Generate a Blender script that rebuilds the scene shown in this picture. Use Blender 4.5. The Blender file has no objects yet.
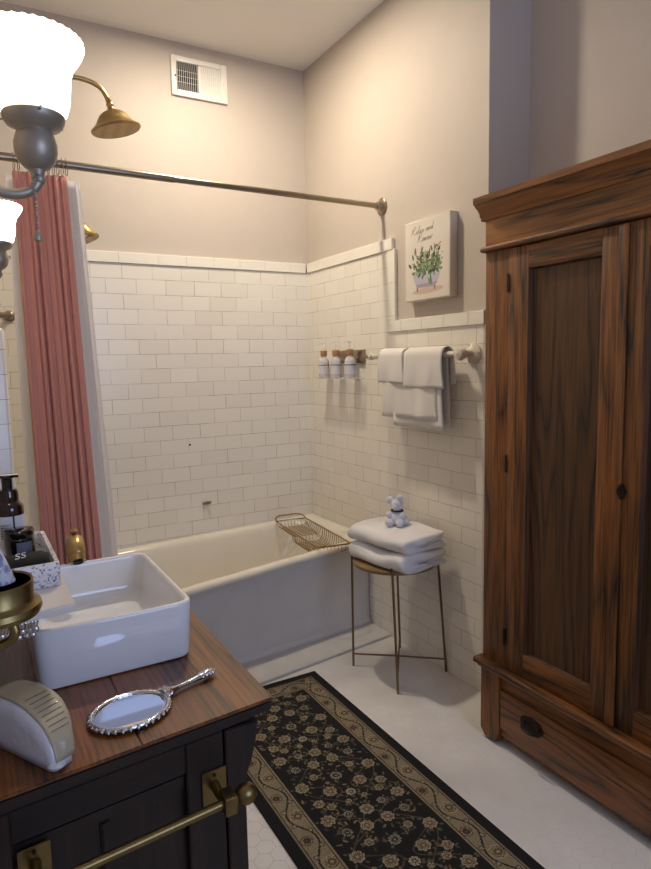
import bpy, bmesh, math, random
import numpy as np
from mathutils import Vector, Matrix, noise
C = bpy.context.scene.collection
PI = math.pi
rnd = random.Random(7)
T = .077            # tile row height
H = 3.062           # ceiling height

# ------------------------------------------------------------------ materials
def nt(name):
    m = bpy.data.materials.new(name); m.use_nodes = True
    n = m.node_tree.nodes; l = m.node_tree.links
    return m, n, l, n['Principled BSDF']
def lin(c):
    return tuple((x/255/12.92 if x/255 <= .04045 else ((x/255+.055)/1.055)**2.4) for x in c) + (1,)
def mat(name, rgb, rough=.5, metal=0, bump=0, bscale=40, coat=0, var=0, trans=0, ior=1.45, sheen=0, sss=0):
    m, n, l, b = nt(name)
    b.inputs['Base Color'].default_value = lin(rgb); b.inputs['Roughness'].default_value = rough
    b.inputs['Metallic'].default_value = metal; b.inputs['Coat Weight'].default_value = coat
    b.inputs['Transmission Weight'].default_value = trans; b.inputs['IOR'].default_value = ior
    b.inputs['Sheen Weight'].default_value = sheen
    if bump or var:
        t = n.new('ShaderNodeTexCoord'); x = n.new('ShaderNodeTexNoise'); x.inputs['Scale'].default_value = bscale
        x.inputs['Detail'].default_value = 5; l.new(t.outputs['Object'], x.inputs['Vector'])
        if bump:
            bp = n.new('ShaderNodeBump'); bp.inputs['Strength'].default_value = bump; bp.inputs['Distance'].default_value = .004
            l.new(x.outputs['Fac'], bp.inputs['Height']); l.new(bp.outputs['Normal'], b.inputs['Normal'])
        if var:
            r = n.new('ShaderNodeValToRGB'); c = lin(rgb)
            r.color_ramp.elements[0].position = .3; r.color_ramp.elements[1].position = .7
            r.color_ramp.elements[0].color = (c[0]*(1-var), c[1]*(1-var), c[2]*(1-var), 1); r.color_ramp.elements[1].color = c
            l.new(x.outputs['Fac'], r.inputs['Fac']); l.new(r.outputs['Color'], b.inputs['Base Color'])
    return m
def emis(name, rgb, s):
    m, n, l, b = nt(name)
    b.inputs['Base Color'].default_value = (.9, .9, .88, 1); b.inputs['Roughness'].default_value = .3
    b.inputs['Emission Color'].default_value = rgb + (1,); b.inputs['Emission Strength'].default_value = s
    return m
def vmath(n, l, op, a, b=None, c=None):
    x = n.new('ShaderNodeMath'); x.operation = op
    for i, v in enumerate((a, b, c)):
        if v is None: continue
        if isinstance(v, (int, float)): x.inputs[i].default_value = v
        else: l.new(v, x.inputs[i])
    return x.outputs[0]
def wood(name, axis, dark, light, rings=9, ring_amt=.55, rough=.46, coat=.12, dist=5):
    """oak: long grain along axis, cathedral rings, fine pores"""
    m, n, l, b = nt(name)
    g = n.new('ShaderNodeTexCoord'); oi = n.new('ShaderNodeObjectInfo')
    sc = n.new('ShaderNodeVectorMath'); sc.operation = 'MULTIPLY_ADD'
    v = [1, 1, 1]; v['XYZ'.index(axis)] = .1
    sc.inputs[1].default_value = v
    rv = n.new('ShaderNodeCombineXYZ')
    r1 = vmath(n, l, 'MULTIPLY', oi.outputs['Random'], 7.3); r2 = vmath(n, l, 'MULTIPLY', oi.outputs['Random'], 3.1)
    for i, r in enumerate((r1, r2, r1)): l.new(r, rv.inputs[i])
    l.new(g.outputs['Object'], sc.inputs[0]); l.new(rv.outputs[0], sc.inputs[2])
    w = n.new('ShaderNodeTexNoise'); w.inputs['Scale'].default_value = 3.2; w.inputs['Detail'].default_value = 3
    w.inputs['Distortion'].default_value = .3
    l.new(sc.outputs[0], w.inputs['Vector'])
    k = vmath(n, l, 'MULTIPLY', w.outputs['Fac'], rings*2.0); k = vmath(n, l, 'FRACT', k)
    k = vmath(n, l, 'PINGPONG', k, .5); k = vmath(n, l, 'MULTIPLY', k, 2.0)
    k = vmath(n, l, 'POWER', k, .38)
    f = n.new('ShaderNodeTexNoise'); f.inputs['Scale'].default_value = 1; f.inputs['Detail'].default_value = 4
    s2 = n.new('ShaderNodeVectorMath'); s2.operation = 'MULTIPLY'
    v2 = [170, 170, 170]; v2['XYZ'.index(axis)] = 60
    s2.inputs[1].default_value = v2
    l.new(sc.outputs[0], s2.inputs[0]); l.new(s2.outputs[0], f.inputs['Vector'])
    pr = n.new('ShaderNodeMapRange'); pr.inputs['From Min'].default_value = .36; pr.inputs['From Max'].default_value = .60
    l.new(f.outputs['Fac'], pr.inputs['Value'])
    big = n.new('ShaderNodeTexNoise'); big.inputs['Scale'].default_value = 2.2; l.new(sc.outputs[0], big.inputs['Vector'])
    a = vmath(n, l, 'MULTIPLY', k, ring_amt)
    a = vmath(n, l, 'MULTIPLY_ADD', pr.outputs[0], .36*(1-ring_amt)+.07, a)
    a = vmath(n, l, 'MULTIPLY_ADD', big.outputs['Fac'], .45, a)
    r = n.new('ShaderNodeValToRGB'); r.color_ramp.elements[0].position = .38; r.color_ramp.elements[1].position = 1.1
    r.color_ramp.elements[0].color = lin(dark); r.color_ramp.elements[1].color = lin(light)
    r.color_ramp.elements[1].position = 1.0
    a2 = vmath(n, l, 'MULTIPLY', a, .88)
    l.new(a2, r.inputs['Fac']); l.new(r.outputs['Color'], b.inputs['Base Color'])
    b.inputs['Roughness'].default_value = rough; b.inputs['Coat Weight'].default_value = coat; b.inputs['Coat Roughness'].default_value = .3
    bp = n.new('ShaderNodeBump'); bp.inputs['Strength'].default_value = .35; bp.inputs['Distance'].default_value = .002
    l.new(a, bp.inputs['Height']); l.new(bp.outputs['Normal'], b.inputs['Normal'])
    return m
def tile(name, ax, off, c1, c2, mortar, rough=.22):
    """running-bond ceramic tiles from world position; ax = horizontal axis"""
    m, n, l, b = nt(name)
    g = n.new('ShaderNodeNewGeometry'); s = n.new('ShaderNodeSeparateXYZ'); l.new(g.outputs['Position'], s.inputs[0])
    nz = n.new('ShaderNodeTexNoise'); nz.inputs['Scale'].default_value = 5; l.new(g.outputs['Position'], nz.inputs['Vector'])
    wob = vmath(n, l, 'MULTIPLY_ADD', nz.outputs['Fac'], .012, -.006)
    u = vmath(n, l, 'ADD', s.outputs['XYZ'.index(ax)], 10*.154 + off); u = vmath(n, l, 'ADD', u, wob)
    z = vmath(n, l, 'MULTIPLY_ADD', wob, .5, s.outputs[2])
    cb = n.new('ShaderNodeCombineXYZ'); l.new(u, cb.inputs[0]); l.new(z, cb.inputs[1])
    k = n.new('ShaderNodeTexBrick'); k.inputs['Scale'].default_value = 1; k.inputs['Brick Width'].default_value = .154
    k.inputs['Row Height'].default_value = T; k.inputs['Mortar Size'].default_value = .0011; k.inputs['Mortar Smooth'].default_value = .2
    k.inputs['Bias'].default_value = 0; k.offset = .45; k.squash = 1
    l.new(cb.outputs[0], k.inputs['Vector'])
    k.inputs['Color1'].default_value = lin(c1); k.inputs['Color2'].default_value = lin(c2); k.inputs['Mortar'].default_value = lin(mortar)
    # grout only shows dark where dirt sits in it
    n2 = n.new('ShaderNodeTexNoise'); n2.inputs['Scale'].default_value = 7; n2.inputs['Detail'].default_value = 3
    l.new(g.outputs['Position'], n2.inputs['Vector'])
    rr = n.new('ShaderNodeMapRange'); rr.inputs['From Min'].default_value = .35; rr.inputs['From Max'].default_value = .62
    l.new(n2.outputs['Fac'], rr.inputs['Value']); rr.inputs['To Min'].default_value = .3
    mx = n.new('ShaderNodeMix'); mx.data_type = 'RGBA'; mx.inputs[6].default_value = lin(c1)
    l.new(k.outputs['Color'], mx.inputs[7])
    fac = vmath(n, l, 'MAXIMUM', vmath(n, l, 'SUBTRACT', 1.0, k.outputs['Fac']), rr.outputs[0])
    l.new(fac, mx.inputs[0]); l.new(mx.outputs[2], b.inputs['Base Color'])
    b.inputs['Roughness'].default_value = rough
    bp = n.new('ShaderNodeBump'); bp.inputs['Strength'].default_value = .5; bp.inputs['Distance'].default_value = .002
    hh = vmath(n, l, 'MULTIPLY_ADD', k.outputs['Fac'], -1.0, vmath(n, l, 'MULTIPLY', nz.outputs['Fac'], 1.5))
    l.new(hh, bp.inputs['Height']); l.new(bp.outputs['Normal'], b.inputs['Normal'])
    return m
def hexfloor(name):
    m, n, l, b = nt(name)
    g = n.new('ShaderNodeNewGeometry')
    def dist(shift):
        s = .052
        sx, sy = s, s*math.sqrt(3)
        a = n.new('ShaderNodeVectorMath'); a.operation = 'ADD'; a.inputs[1].default_value = (100*sx + shift*sx/2, 100*sy + shift*sy/2, 0)
        l.new(g.outputs['Position'], a.inputs[0])
        f = n.new('ShaderNodeVectorMath'); f.operation = 'MODULO'; f.inputs[1].default_value = (sx, sy, 1e3); l.new(a.outputs[0], f.inputs[0])
        c = n.new('ShaderNodeVectorMath'); c.operation = 'SUBTRACT'; c.inputs[1].default_value = (sx/2, sy/2, 0); l.new(f.outputs[0], c.inputs[0])
        ab = n.new('ShaderNodeVectorMath'); ab.operation = 'ABSOLUTE'; l.new(c.outputs[0], ab.inputs[0])
        se = n.new('ShaderNodeSeparateXYZ'); l.new(ab.outputs[0], se.inputs[0])
        d2 = vmath(n, l, 'ADD', vmath(n, l, 'MULTIPLY', se.outputs[0], .5), vmath(n, l, 'MULTIPLY', se.outputs[1], .8660254))
        return vmath(n, l, 'MAXIMUM', se.outputs[0], d2)
    d = vmath(n, l, 'MINIMUM', dist(0), dist(1))
    e = n.new('ShaderNodeMapRange'); e.inputs['From Min'].default_value = .0252; e.inputs['From Max'].default_value = .0259
    l.new(d, e.inputs['Value'])
    nz = n.new('ShaderNodeTexNoise'); nz.inputs['Scale'].default_value = 2.3; nz.inputs['Detail'].default_value = 4
    l.new(g.outputs['Position'], nz.inputs['Vector'])
    k = n.new('ShaderNodeMapRange'); k.inputs['From Min'].default_value = .42; k.inputs['From Max'].default_value = .68
    k.inputs['To Max'].default_value = .5; k.inputs['To Min'].default_value = .05
    l.new(nz.outputs['Fac'], k.inputs['Value'])
    sp = n.new('ShaderNodeSeparateXYZ'); l.new(g.outputs['Position'], sp.inputs[0])
    wr = n.new('ShaderNodeMapRange'); wr.inputs['From Min'].default_value = -.9; wr.inputs['From Max'].default_value = -1.15
    wr.inputs['To Max'].default_value = .5; wr.inputs['To Min'].default_value = 0; l.new(sp.outputs[0], wr.inputs['Value'])
    f = vmath(n, l, 'MULTIPLY', e.outputs[0], vmath(n, l, 'ADD', k.outputs[0], wr.outputs[0]))
    mx = n.new('ShaderNodeMix'); mx.data_type = 'RGBA'; mx.inputs[7].default_value = lin((120, 112, 104))
    st = n.new('ShaderNodeValToRGB'); st.color_ramp.elements[0].color = lin((196, 192, 188)); st.color_ramp.elements[1].color = lin((224, 221, 218))
    st.color_ramp.elements[0].position = .3; st.color_ramp.elements[1].position = .6
    l.new(nz.outputs['Fac'], st.inputs['Fac']); l.new(st.outputs['Color'], mx.inputs[6])
    l.new(f, mx.inputs[0]); l.new(mx.outputs[2], b.inputs['Base Color'])
    b.inputs['Roughness'].default_value = .42
    bp = n.new('ShaderNodeBump'); bp.inputs['Strength'].default_value = .4; bp.inputs['Distance'].default_value = .002
    l.new(vmath(n, l, 'SUBTRACT', nz.outputs['Fac'], f), bp.inputs['Height']); l.new(bp.outputs['Normal'], b.inputs['Normal'])
    return m
def vcol(name, rough=.95, sheen=0):
    m, n, l, b = nt(name)
    a = n.new('ShaderNodeVertexColor'); a.layer_name = 'pattern'
    l.new(a.outputs['Color'], b.inputs['Base Color']); b.inputs['Roughness'].default_value = rough
    b.inputs['Sheen Weight'].default_value = sheen
    return m

M = {}
M['plaster'] = mat('plaster', (194, 184, 174), .62, bump=.12, bscale=9, var=.03)
M['ceil'] = mat('ceiling_paint', (230, 226, 222), .8, bump=.1, bscale=8)
M['tileX'] = tile('white_tile_back', 'X', .2254-.154+.005, (234, 230, 221), (229, 224, 215), (150, 136, 120))
M['tileY'] = tile('white_tile_side', 'Y', .05, (236, 232, 222), (231, 226, 216), (150, 136, 118))
M['cap'] = mat('cap_tile', (235, 231, 221), .22, bump=.08, bscale=12, var=.02)
M['grout'] = mat('grout', (120, 108, 92), .8)
M['floor'] = hexfloor('painted_hex_floor')
M['curb'] = mat('painted_curb', (196, 194, 192), .45, bump=.3, bscale=14, var=.08)
M['tub'] = mat('tub_enamel', (224, 218, 204), .16, bump=.05, bscale=6, coat=.3, var=.04)
M['apron'] = mat('apron_paint', (214, 211, 208), .4, bump=.2, bscale=10, var=.06)
M['porcelain'] = mat('porcelain', (235, 235, 236), .08, coat=.6)
M['marble'] = mat('white_marble', (226, 220, 214), .2, var=.06, bscale=5)
M['brass'] = mat('aged_brass', (186, 158, 108), .3, 1, bump=.08, bscale=60, var=.15)
M['brassd'] = mat('dull_brass', (138, 118, 76), .36, 1, bump=.1, bscale=50, var=.2)
M['gold'] = mat('gold_wire', (158, 124, 66), .35, 1)
M['nickel'] = mat('antique_nickel', (158, 146, 128), .32, 1)
M['bronze'] = mat('grey_bronze', (166, 156, 140), .42, .6, var=.1)
M['chrome'] = mat('silver', (205, 205, 210), .18, 1, bump=.4, bscale=120)
M['glassmirror'] = mat('mirror_glass', (222, 226, 236), .02, 1)
M['iron'] = mat('black_iron', (52, 44, 36), .4, .7)
M['pink'] = mat('coral_cloth', (226, 160, 144), .85, bump=.15, bscale=180, sheen=.3)
M['liner'] = mat('liner_cloth', (240, 240, 243), .7, bump=.1, bscale=60)
def translucent(m, amt):
    n, l = m.node_tree.nodes, m.node_tree.links; b = n['Principled BSDF']; t = n.new('ShaderNodeBsdfTranslucent'); x = n.new('ShaderNodeMixShader')
    t.inputs['Color'].default_value = b.inputs['Base Color'].default_value; x.inputs[0].default_value = amt
    l.new(b.outputs[0], x.inputs[1]); l.new(t.outputs[0], x.inputs[2]); l.new(x.outputs[0], n['Material Output'].inputs['Surface'])
translucent(M['liner'], .7); translucent(M['pink'], .2)
M['terry'] = mat('white_terry', (232, 230, 228), .95, bump=.9, bscale=220, sheen=.4)
M['terryc'] = mat('white_linen', (226, 222, 216), .95, bump=.35, bscale=240, sheen=.3)
M['bear'] = mat('pale_terry', (216, 218, 226), .95, bump=1, bscale=300, sheen=.4)
M['navy'] = mat('navy_ribbon', (22, 24, 44), .6)
M['black'] = mat('black_gloss', (20, 17, 16), .15, coat=.5)
M['amber'] = mat('amber_glass', (40, 20, 12), .08, coat=.6)
M['blackcloth'] = mat('black_cloth', (22, 20, 21), .85, bump=.3, bscale=150)
M['label'] = mat('white_label', (214, 214, 220), .5)
M['greylabel'] = mat('grey_label', (98, 100, 112), .5)
M['white'] = mat('white_paint', (224, 220, 214), .35)
M['dark'] = mat('dark_duct', (26, 24, 24), .8)
M['terrazzo'] = None
M['bamboo'] = mat('bamboo', (196, 146, 96), .5, var=.2, bscale=60)
M['clear'] = mat('clear_plastic', (240, 242, 244), .08, trans=.75, ior=1.3)
def clearish(m, amt):
    n, l = m.node_tree.nodes, m.node_tree.links; b = n['Principled BSDF']; t = n.new('ShaderNodeBsdfTransparent'); x = n.new('ShaderNodeMixShader')
    x.inputs[0].default_value = amt; l.new(b.outputs[0], x.inputs[1]); l.new(t.outputs[0], x.inputs[2]); l.new(x.outputs[0], n['Material Output'].inputs['Surface'])
clearish(M['clear'], .55)
M['soap'] = mat('pale_soap', (224, 220, 222), .2, trans=.25, ior=1.35)
M['ink'] = mat('dark_ink', (48, 46, 48), .7)
M['ink2'] = mat('grey_ink', (110, 104, 100), .7)
M['paper'] = mat('beige_paper', (178, 167, 140), .5, coat=.4, var=.12, bscale=24)
M['cotton'] = mat('wrapped_cotton', (206, 206, 216), .35, coat=.7, bump=.7, bscale=28)
M['canvas'] = mat('canvas_cloth', (216, 208, 196), .85, bump=.2, bscale=300)
M['plate'] = mat('tan_stool_top', (150, 122, 84), .42, .35, var=.2, bscale=14)
M['stoolleg'] = mat('stool_bronze', (126, 104, 78), .35, .9)
M['ceramic'] = mat('chipped_ceramic', (222, 214, 200), .2, coat=.3)
AD, AL = (44, 24, 9), (166, 103, 44)
M['oakZ'] = wood('oak_upright', 'Z', AD, AL, 6, .42)
M['oakY'] = wood('oak_rail', 'Y', AD, AL, 8, .5)
M['oakF'] = wood('oak_frieze', 'Y', (52, 30, 12), (172, 112, 50), 7, .6)
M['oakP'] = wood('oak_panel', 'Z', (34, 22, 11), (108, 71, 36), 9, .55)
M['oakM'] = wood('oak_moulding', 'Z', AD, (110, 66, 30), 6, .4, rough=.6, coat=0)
M['vtop'] = wood('vanity_top_oak', 'Y', (42, 20, 5), (150, 86, 26), 6, .45, rough=.34, coat=.2)
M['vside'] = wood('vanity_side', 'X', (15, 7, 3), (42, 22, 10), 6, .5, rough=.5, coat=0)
M['vup'] = wood('vanity_upright', 'Z', (15, 7, 3), (46, 24, 11), 6, .5, rough=.5, coat=0)
def terrazzo():
    m, n, l, b = nt('terrazzo')
    t = n.new('ShaderNodeTexCoord'); v = n.new('ShaderNodeTexVoronoi'); v.inputs['Scale'].default_value = 320
    l.new(t.outputs['Object'], v.inputs['Vector'])
    r = n.new('ShaderNodeValToRGB'); r.color_ramp.interpolation = 'CONSTANT'
    r.color_ramp.elements[0].color = lin((225, 222, 224)); r.color_ramp.elements[1].position = .72; r.color_ramp.elements[1].color = lin((120, 118, 136))
    e = r.color_ramp.elements.new(.86); e.color = lin((196, 190, 196))
    s = n.new('ShaderNodeSeparateColor'); l.new(v.outputs['Color'], s.inputs[0]); l.new(s.outputs[0], r.inputs['Fac'])
    l.new(r.outputs['Color'], b.inputs['Base Color']); b.inputs['Roughness'].default_value = .35
    return m
M['terrazzo'] = terrazzo()
M['shade'] = emis('lit_shade', (1.0, .86, .67), 7)
M['bulb'] = emis('lit_bulb', (1.0, .86, .68), 135)
M['dome'] = emis('lit_dome', (1.0, .86, .66), 540)
def speck():
    m, n, l, b = nt('speckled_tube')
    t = n.new('ShaderNodeTexCoord'); v = n.new('ShaderNodeTexNoise'); v.inputs['Scale'].default_value = 90
    l.new(t.outputs['Object'], v.inputs['Vector'])
    r = n.new('ShaderNodeValToRGB'); r.color_ramp.elements[0].position = .46; r.color_ramp.elements[1].position = .54
    r.color_ramp.elements[0].color = lin((138, 146, 176)); r.color_ramp.elements[1].color = lin((206, 206, 212))
    l.new(v.outputs['Fac'], r.inputs['Fac']); l.new(r.outputs['Color'], b.inputs['Base Color']); b.inputs['Roughness'].default_value = .25
    b.inputs['Coat Weight'].default_value = .5
    return m
M['speck'] = speck()

# ------------------------------------------------------------------ mesh building
def tag(o, label=None, cat=None, group=None, kind=None):
    if label: o['label'] = label
    if cat: o['category'] = cat
    if group: o['group'] = group
    if kind: o['kind'] = kind
    return o
def wloc(o):
    v = Vector((0, 0, 0))
    while o: v += o.location; o = o.parent
    return v
def empty(name, loc, label, cat, group=None):
    o = bpy.data.objects.new(name, None); C.objects.link(o); o.location = loc; o.empty_display_size = .05
    return tag(o, label, cat, group)
class MB:
    def __init__(s): s.bm = bmesh.new()
    def _add(s, verts, faces, smooth=True):
        vs = [s.bm.verts.new(v) for v in verts]
        for f in faces:
            try: fc = s.bm.faces.new([vs[i] for i in f]); fc.smooth = smooth
            except ValueError: pass
        return vs
    def box(s, x0, x1, y0, y1, z0, z1, bev=0, seg=2):
        if x0 > x1: x0, x1 = x1, x0
        if y0 > y1: y0, y1 = y1, y0
        if z0 > z1: z0, z1 = z1, z0
        b = bmesh.new()
        m = Matrix.Translation(((x0+x1)/2, (y0+y1)/2, (z0+z1)/2)) @ Matrix.Diagonal((x1-x0, y1-y0, z1-z0, 1))
        bmesh.ops.create_cube(b, size=1, matrix=m)
        if bev: bmesh.ops.bevel(b, geom=list(b.edges), offset=bev, segments=seg, affect='EDGES', profile=.5)
        s._join(b); return s
    def _join(s, b, smooth=False):
        me = bpy.data.meshes.new('t'); b.to_mesh(me); b.free()
        if smooth:
            for p in me.polygons: p.use_smooth = True
        s.bm.from_mesh(me); bpy.data.meshes.remove(me)
    def prism(s, poly, d0, d1, axis='Z', bev=0):
        """poly: 2-D points in the two other axes (in XYZ order); extruded from d0 to d1"""
        def P(a, b, d): return {'Z': (a, b, d), 'Y': (a, d, b), 'X': (d, a, b)}[axis]
        b = bmesh.new()
        lo = [b.verts.new(P(*p, d0)) for p in poly]; hi = [b.verts.new(P(*p, d1)) for p in poly]
        n = len(poly); b.faces.new(lo); b.faces.new(hi)
        for i in range(n): b.faces.new((lo[i], lo[(i+1) % n], hi[(i+1) % n], hi[i]))
        bmesh.ops.recalc_face_normals(b, faces=b.faces)
        if bev: bmesh.ops.bevel(b, geom=list(b.edges), offset=bev, segments=2, affect='EDGES')
        s._join(b); return s
    def tube(s, pts, r, n=10, closed=False, caps=True):
        pts = [Vector(p) for p in pts]; m = len(pts); rs = r if isinstance(r, (list, tuple)) else [r]*m
        tan = []
        for i in range(m):
            a = pts[i-1] if (i or closed) else pts[0]; b = pts[(i+1) % m] if (i < m-1 or closed) else pts[-1]
            tan.append((b-a).normalized())
        up = Vector((0, 0, 1)) if abs(tan[0].z) < .9 else Vector((1, 0, 0))
        u = tan[0].cross(up).normalized(); verts = []
        for i in range(m):
            u = (u - tan[i]*u.dot(tan[i])).normalized(); w = tan[i].cross(u)
            for k in range(n):
                a = 2*PI*k/n; verts.append(pts[i] + (u*math.cos(a) + w*math.sin(a))*rs[i])
        f = []
        for i in range(m if closed else m-1):
            j = (i+1) % m
            for k in range(n): f.append((i*n+k, i*n+(k+1) % n, j*n+(k+1) % n, j*n+k))
        if caps and not closed: f += [tuple(range(n))[::-1], tuple((m-1)*n+k for k in range(n))]
        s._add(verts, f); return s
    def lathe(s, prof, o=(0, 0, 0), ax=(0, 0, 1), n=32, scallop=None):
        o = Vector(o); ax = Vector(ax).normalized(); q = Vector((0, 0, 1)).rotation_difference(ax)
        verts = []; f = []
        for i, (r, z) in enumerate(prof):
            for k in range(n):
                a = 2*PI*k/n; rr = r; zz = z
                if scallop and i in scallop: zz += scallop[i]*math.cos(a*n/2)
                verts.append(o + q @ Vector((rr*math.cos(a), rr*math.sin(a), zz)))
        m = len(prof)
        for i in range(m-1):
            for k in range(n): f.append((i*n+k, i*n+(k+1) % n, (i+1)*n+(k+1) % n, (i+1)*n+k))
        if prof[0][0] > 1e-5: f.append(tuple(range(n))[::-1])
        if prof[-1][0] > 1e-5: f.append(tuple((m-1)*n+k for k in range(n)))
        s._add(verts, f); return s
    def loft(s, loops, c0=True, c1=True, smooth=True):
        n = len(loops[0]); verts = [p for L in loops for p in L]; f = []
        for i in range(len(loops)-1):
            for k in range(n): f.append((i*n+k, i*n+(k+1) % n, (i+1)*n+(k+1) % n, (i+1)*n+k))
        if c0: f.append(tuple(range(n))[::-1])
        if c1: f.append(tuple((len(loops)-1)*n+k for k in range(n)))
        s._add(verts, f, smooth); return s
    def ball(s, c, r, n=2, sc=(1, 1, 1)):
        b = bmesh.new()
        bmesh.ops.create_icosphere(b, subdivisions=n, radius=r, matrix=Matrix.Translation(c) @ Matrix.Diagonal((*sc, 1)))
        s._join(b, True); return s
    def grid(s, fn, nu, nv, closed_u=False):
        verts = [fn(i/(nu-1), j/(nv-1)) for i in range(nu) for j in range(nv)]
        f = [(i*nv+j, (i+1)*nv+j, (i+1)*nv+j+1, i*nv+j+1) for i in range(nu-1) for j in range(nv-1)]
        s._add(verts, f); return s
    def xf(s, mtx): s.bm.transform(mtx); return s
    def build(s, name, m, parent=None, auto=35, recalc=True):
        if recalc: bmesh.ops.recalc_face_normals(s.bm, faces=s.bm.faces)
        me = bpy.data.meshes.new(name); o = bpy.data.objects.new(name, me); C.objects.link(o)
        if parent:
            o.parent = parent; off = wloc(parent)
        else:
            xs = [v.co for v in s.bm.verts]
            mn = Vector((min(v.x for v in xs), min(v.y for v in xs), min(v.z for v in xs)))
            mx = Vector((max(v.x for v in xs), max(v.y for v in xs), max(v.z for v in xs)))
            off = Vector(((mn.x+mx.x)/2, (mn.y+mx.y)/2, mn.z)); o.location = off
        s.bm.transform(Matrix.Translation(-off)); s.bm.to_mesh(me); s.bm.free()
        for mm in (m if isinstance(m, (list, tuple)) else [m]): me.materials.append(mm)
        if auto is not None:
            for p in me.polygons: p.use_smooth = True
            try: me.set_sharp_from_angle(angle=math.radians(auto))
            except Exception: pass
        return o
def struct(o): return tag(o, kind='structure')
def rpoly(pts, r, n=6):
    """rounded polygon (quadratic corners) -> list of 2-D points"""
    out = []; m = len(pts)
    for i in range(m):
        p = Vector(pts[i]); a = Vector(pts[i-1]); b = Vector(pts[(i+1) % m]); rr = r[i] if isinstance(r, (list, tuple)) else r
        A = p + (a-p).normalized()*rr; B = p + (b-p).normalized()*rr
        for k in range(n+1):
            t = k/n; q = A*(1-t)**2 + p*2*t*(1-t) + B*t*t; out.append((q.x, q.y))
    return out
def bez(pts, n=14):
    """Catmull-Rom through pts"""
    P = [Vector(p) for p in pts]; P = [P[0]*2-P[1]] + P + [P[-1]*2-P[-2]]; out = []
    for i in range(1, len(P)-2):
        for k in range(n):
            t = k/n; a, b, c, d = P[i-1:i+3]
            out.append(.5*((2*b) + (c-a)*t + (2*a-5*b+4*c-d)*t*t + (3*b-a-3*c+d)*t**3))
    out.append(P[-2]); return out
def N(*v): return noise.noise(Vector(v))

# ------------------------------------------------------------------ the room
XL, YF = -1.9, -4.3
struct(MB().box(XL-.1, .45, YF-.1, .112, -.08, 0).build('floor', M['floor'], auto=None))
struct(MB().box(XL-.1, .45, YF-.1, .112, H, H+.08).build('ceiling', M['ceil'], auto=None))
struct(MB().box(XL-.1, .45, .012, .112, 0, H).build('wall_back', M['plaster'], auto=None))
struct(MB().box(XL-.1, XL, YF, .012, 0, H).build('wall_left', M['plaster'], auto=None))
struct(MB().prism([(.012, .012), (.012, -1.485), (.23, -1.485), (.23, YF), (.35, YF), (.35, .012)], 0, H).build('wall_right', M['plaster'], auto=None))
# front wall behind the camera, with the window the daylight comes through
wx0, wx1, wz0, wz1 = -1.35, -.25, .95, 2.35
fw = MB()
fw.box(XL-.1, wx0, YF-.1, YF, 0, H).box(wx1, .45, YF-.1, YF, 0, H).box(wx0, wx1, YF-.1, YF, 0, wz0).box(wx0, wx1, YF-.1, YF, wz1, H)
struct(fw.build('wall_front', M['plaster'], auto=None))
wf = MB()
for a, b, c, d in ((wx0, wx0+.04, wz0, wz1), (wx1-.04, wx1, wz0, wz1), (wx0, wx1, wz0, wz0+.04), (wx0, wx1, wz1-.04, wz1), (wx0, wx1, 1.63, 1.67)):
    wf.box(a, b, YF-.07, YF-.02, c, d)
struct(wf.build('window_1', M['white'], auto=None))
# tile wainscot
struct(MB().box(-1.9, 0, 0, .0118, 0, 25*T).build('trim_1', M['tileX'], auto=None))
side = MB().prism([(0, 0), (0, 25*T), (-.82, 25*T), (-.82, 20*T), (-1.475, 20*T), (-1.475, 0)], 0, .0118, 'X')
struct(side.build('trim_2', M['tileY'], auto=None))
# rounded bullnose end of the side wainscot
bn = MB()
for k in range(21):
    z0, z1 = k*T+.0005, (k+1)*T-.0005
    bn.prism([(.0118, -1.470), (0, -1.470), (.0005, -1.478), (.004, -1.4845), (.0118, -1.487)], z0, min(z1, 20*T+.052), 'Z')
struct(bn.build('trim_3', M['cap'], auto=30))
# cap tiles along the top of the wainscot
def captile(b, u0, u1, z0, z1, wall, prot=.008, vert=False):
    g = .0003; u0, u1, z0, z1 = u0+g, u1-g, z0+g, z1-g
    if wall == 'back': b.box(u0, u1, -prot, .0118, z0, z1, .0016, 1)
    else: b.box(-prot, .0118, u0, u1, z0, z1, .0016, 1)
b = MB(); x = -.012
for w in (.104, .16, .15, .152, .154, .152, .2, .16, .15, .154, .154, .154):
    captile(b, x-w, x, 25*T, 25*T+.054, 'back'); x -= w
    if x < -1.75: break
struct(b.build('trim_4', M['cap'], auto=None))
b = MB(); y = -.012
for w in (.165, .20, .165, .165, .16):
    w = min(w, .885+y) if y-w < -.885 else w
    captile(b, y-w, y, 25*T, 25*T+.054, 'side'); y -= w
z = 25*T
for w in (.154, .154, .2):
    w = min(w, z-(20*T+.054))
    if w > .01: captile(b, -.885, -.825, z-w, z, 'side', .005)
    z -= w
y = -.825
for w in (.11, .155, .15, .155, .152):
    w = min(w, 1.485+y)
    if w > .02: captile(b, y-w, y, 20*T, 20*T+.054, 'side')
    y -= w
struct(b.build('trim_5', M['cap'], auto=None))
# low tiled partition at the tap end of the bath
b = MB().box(XL, -1.692, -1.2, -1.1, 0, 20*T-.012, .012, 3)
struct(b.build('trim_6', M['tileX'], auto=30))
# painted curb strip along the foot of the bath
struct(MB().prism([(-.002, -.640), (-.002, -.826), (-1.69, -1.06), (-1.69, -.80)], .0005, .012, 'Z', .003).build('trim_7', M['curb'], auto=30))
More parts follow.
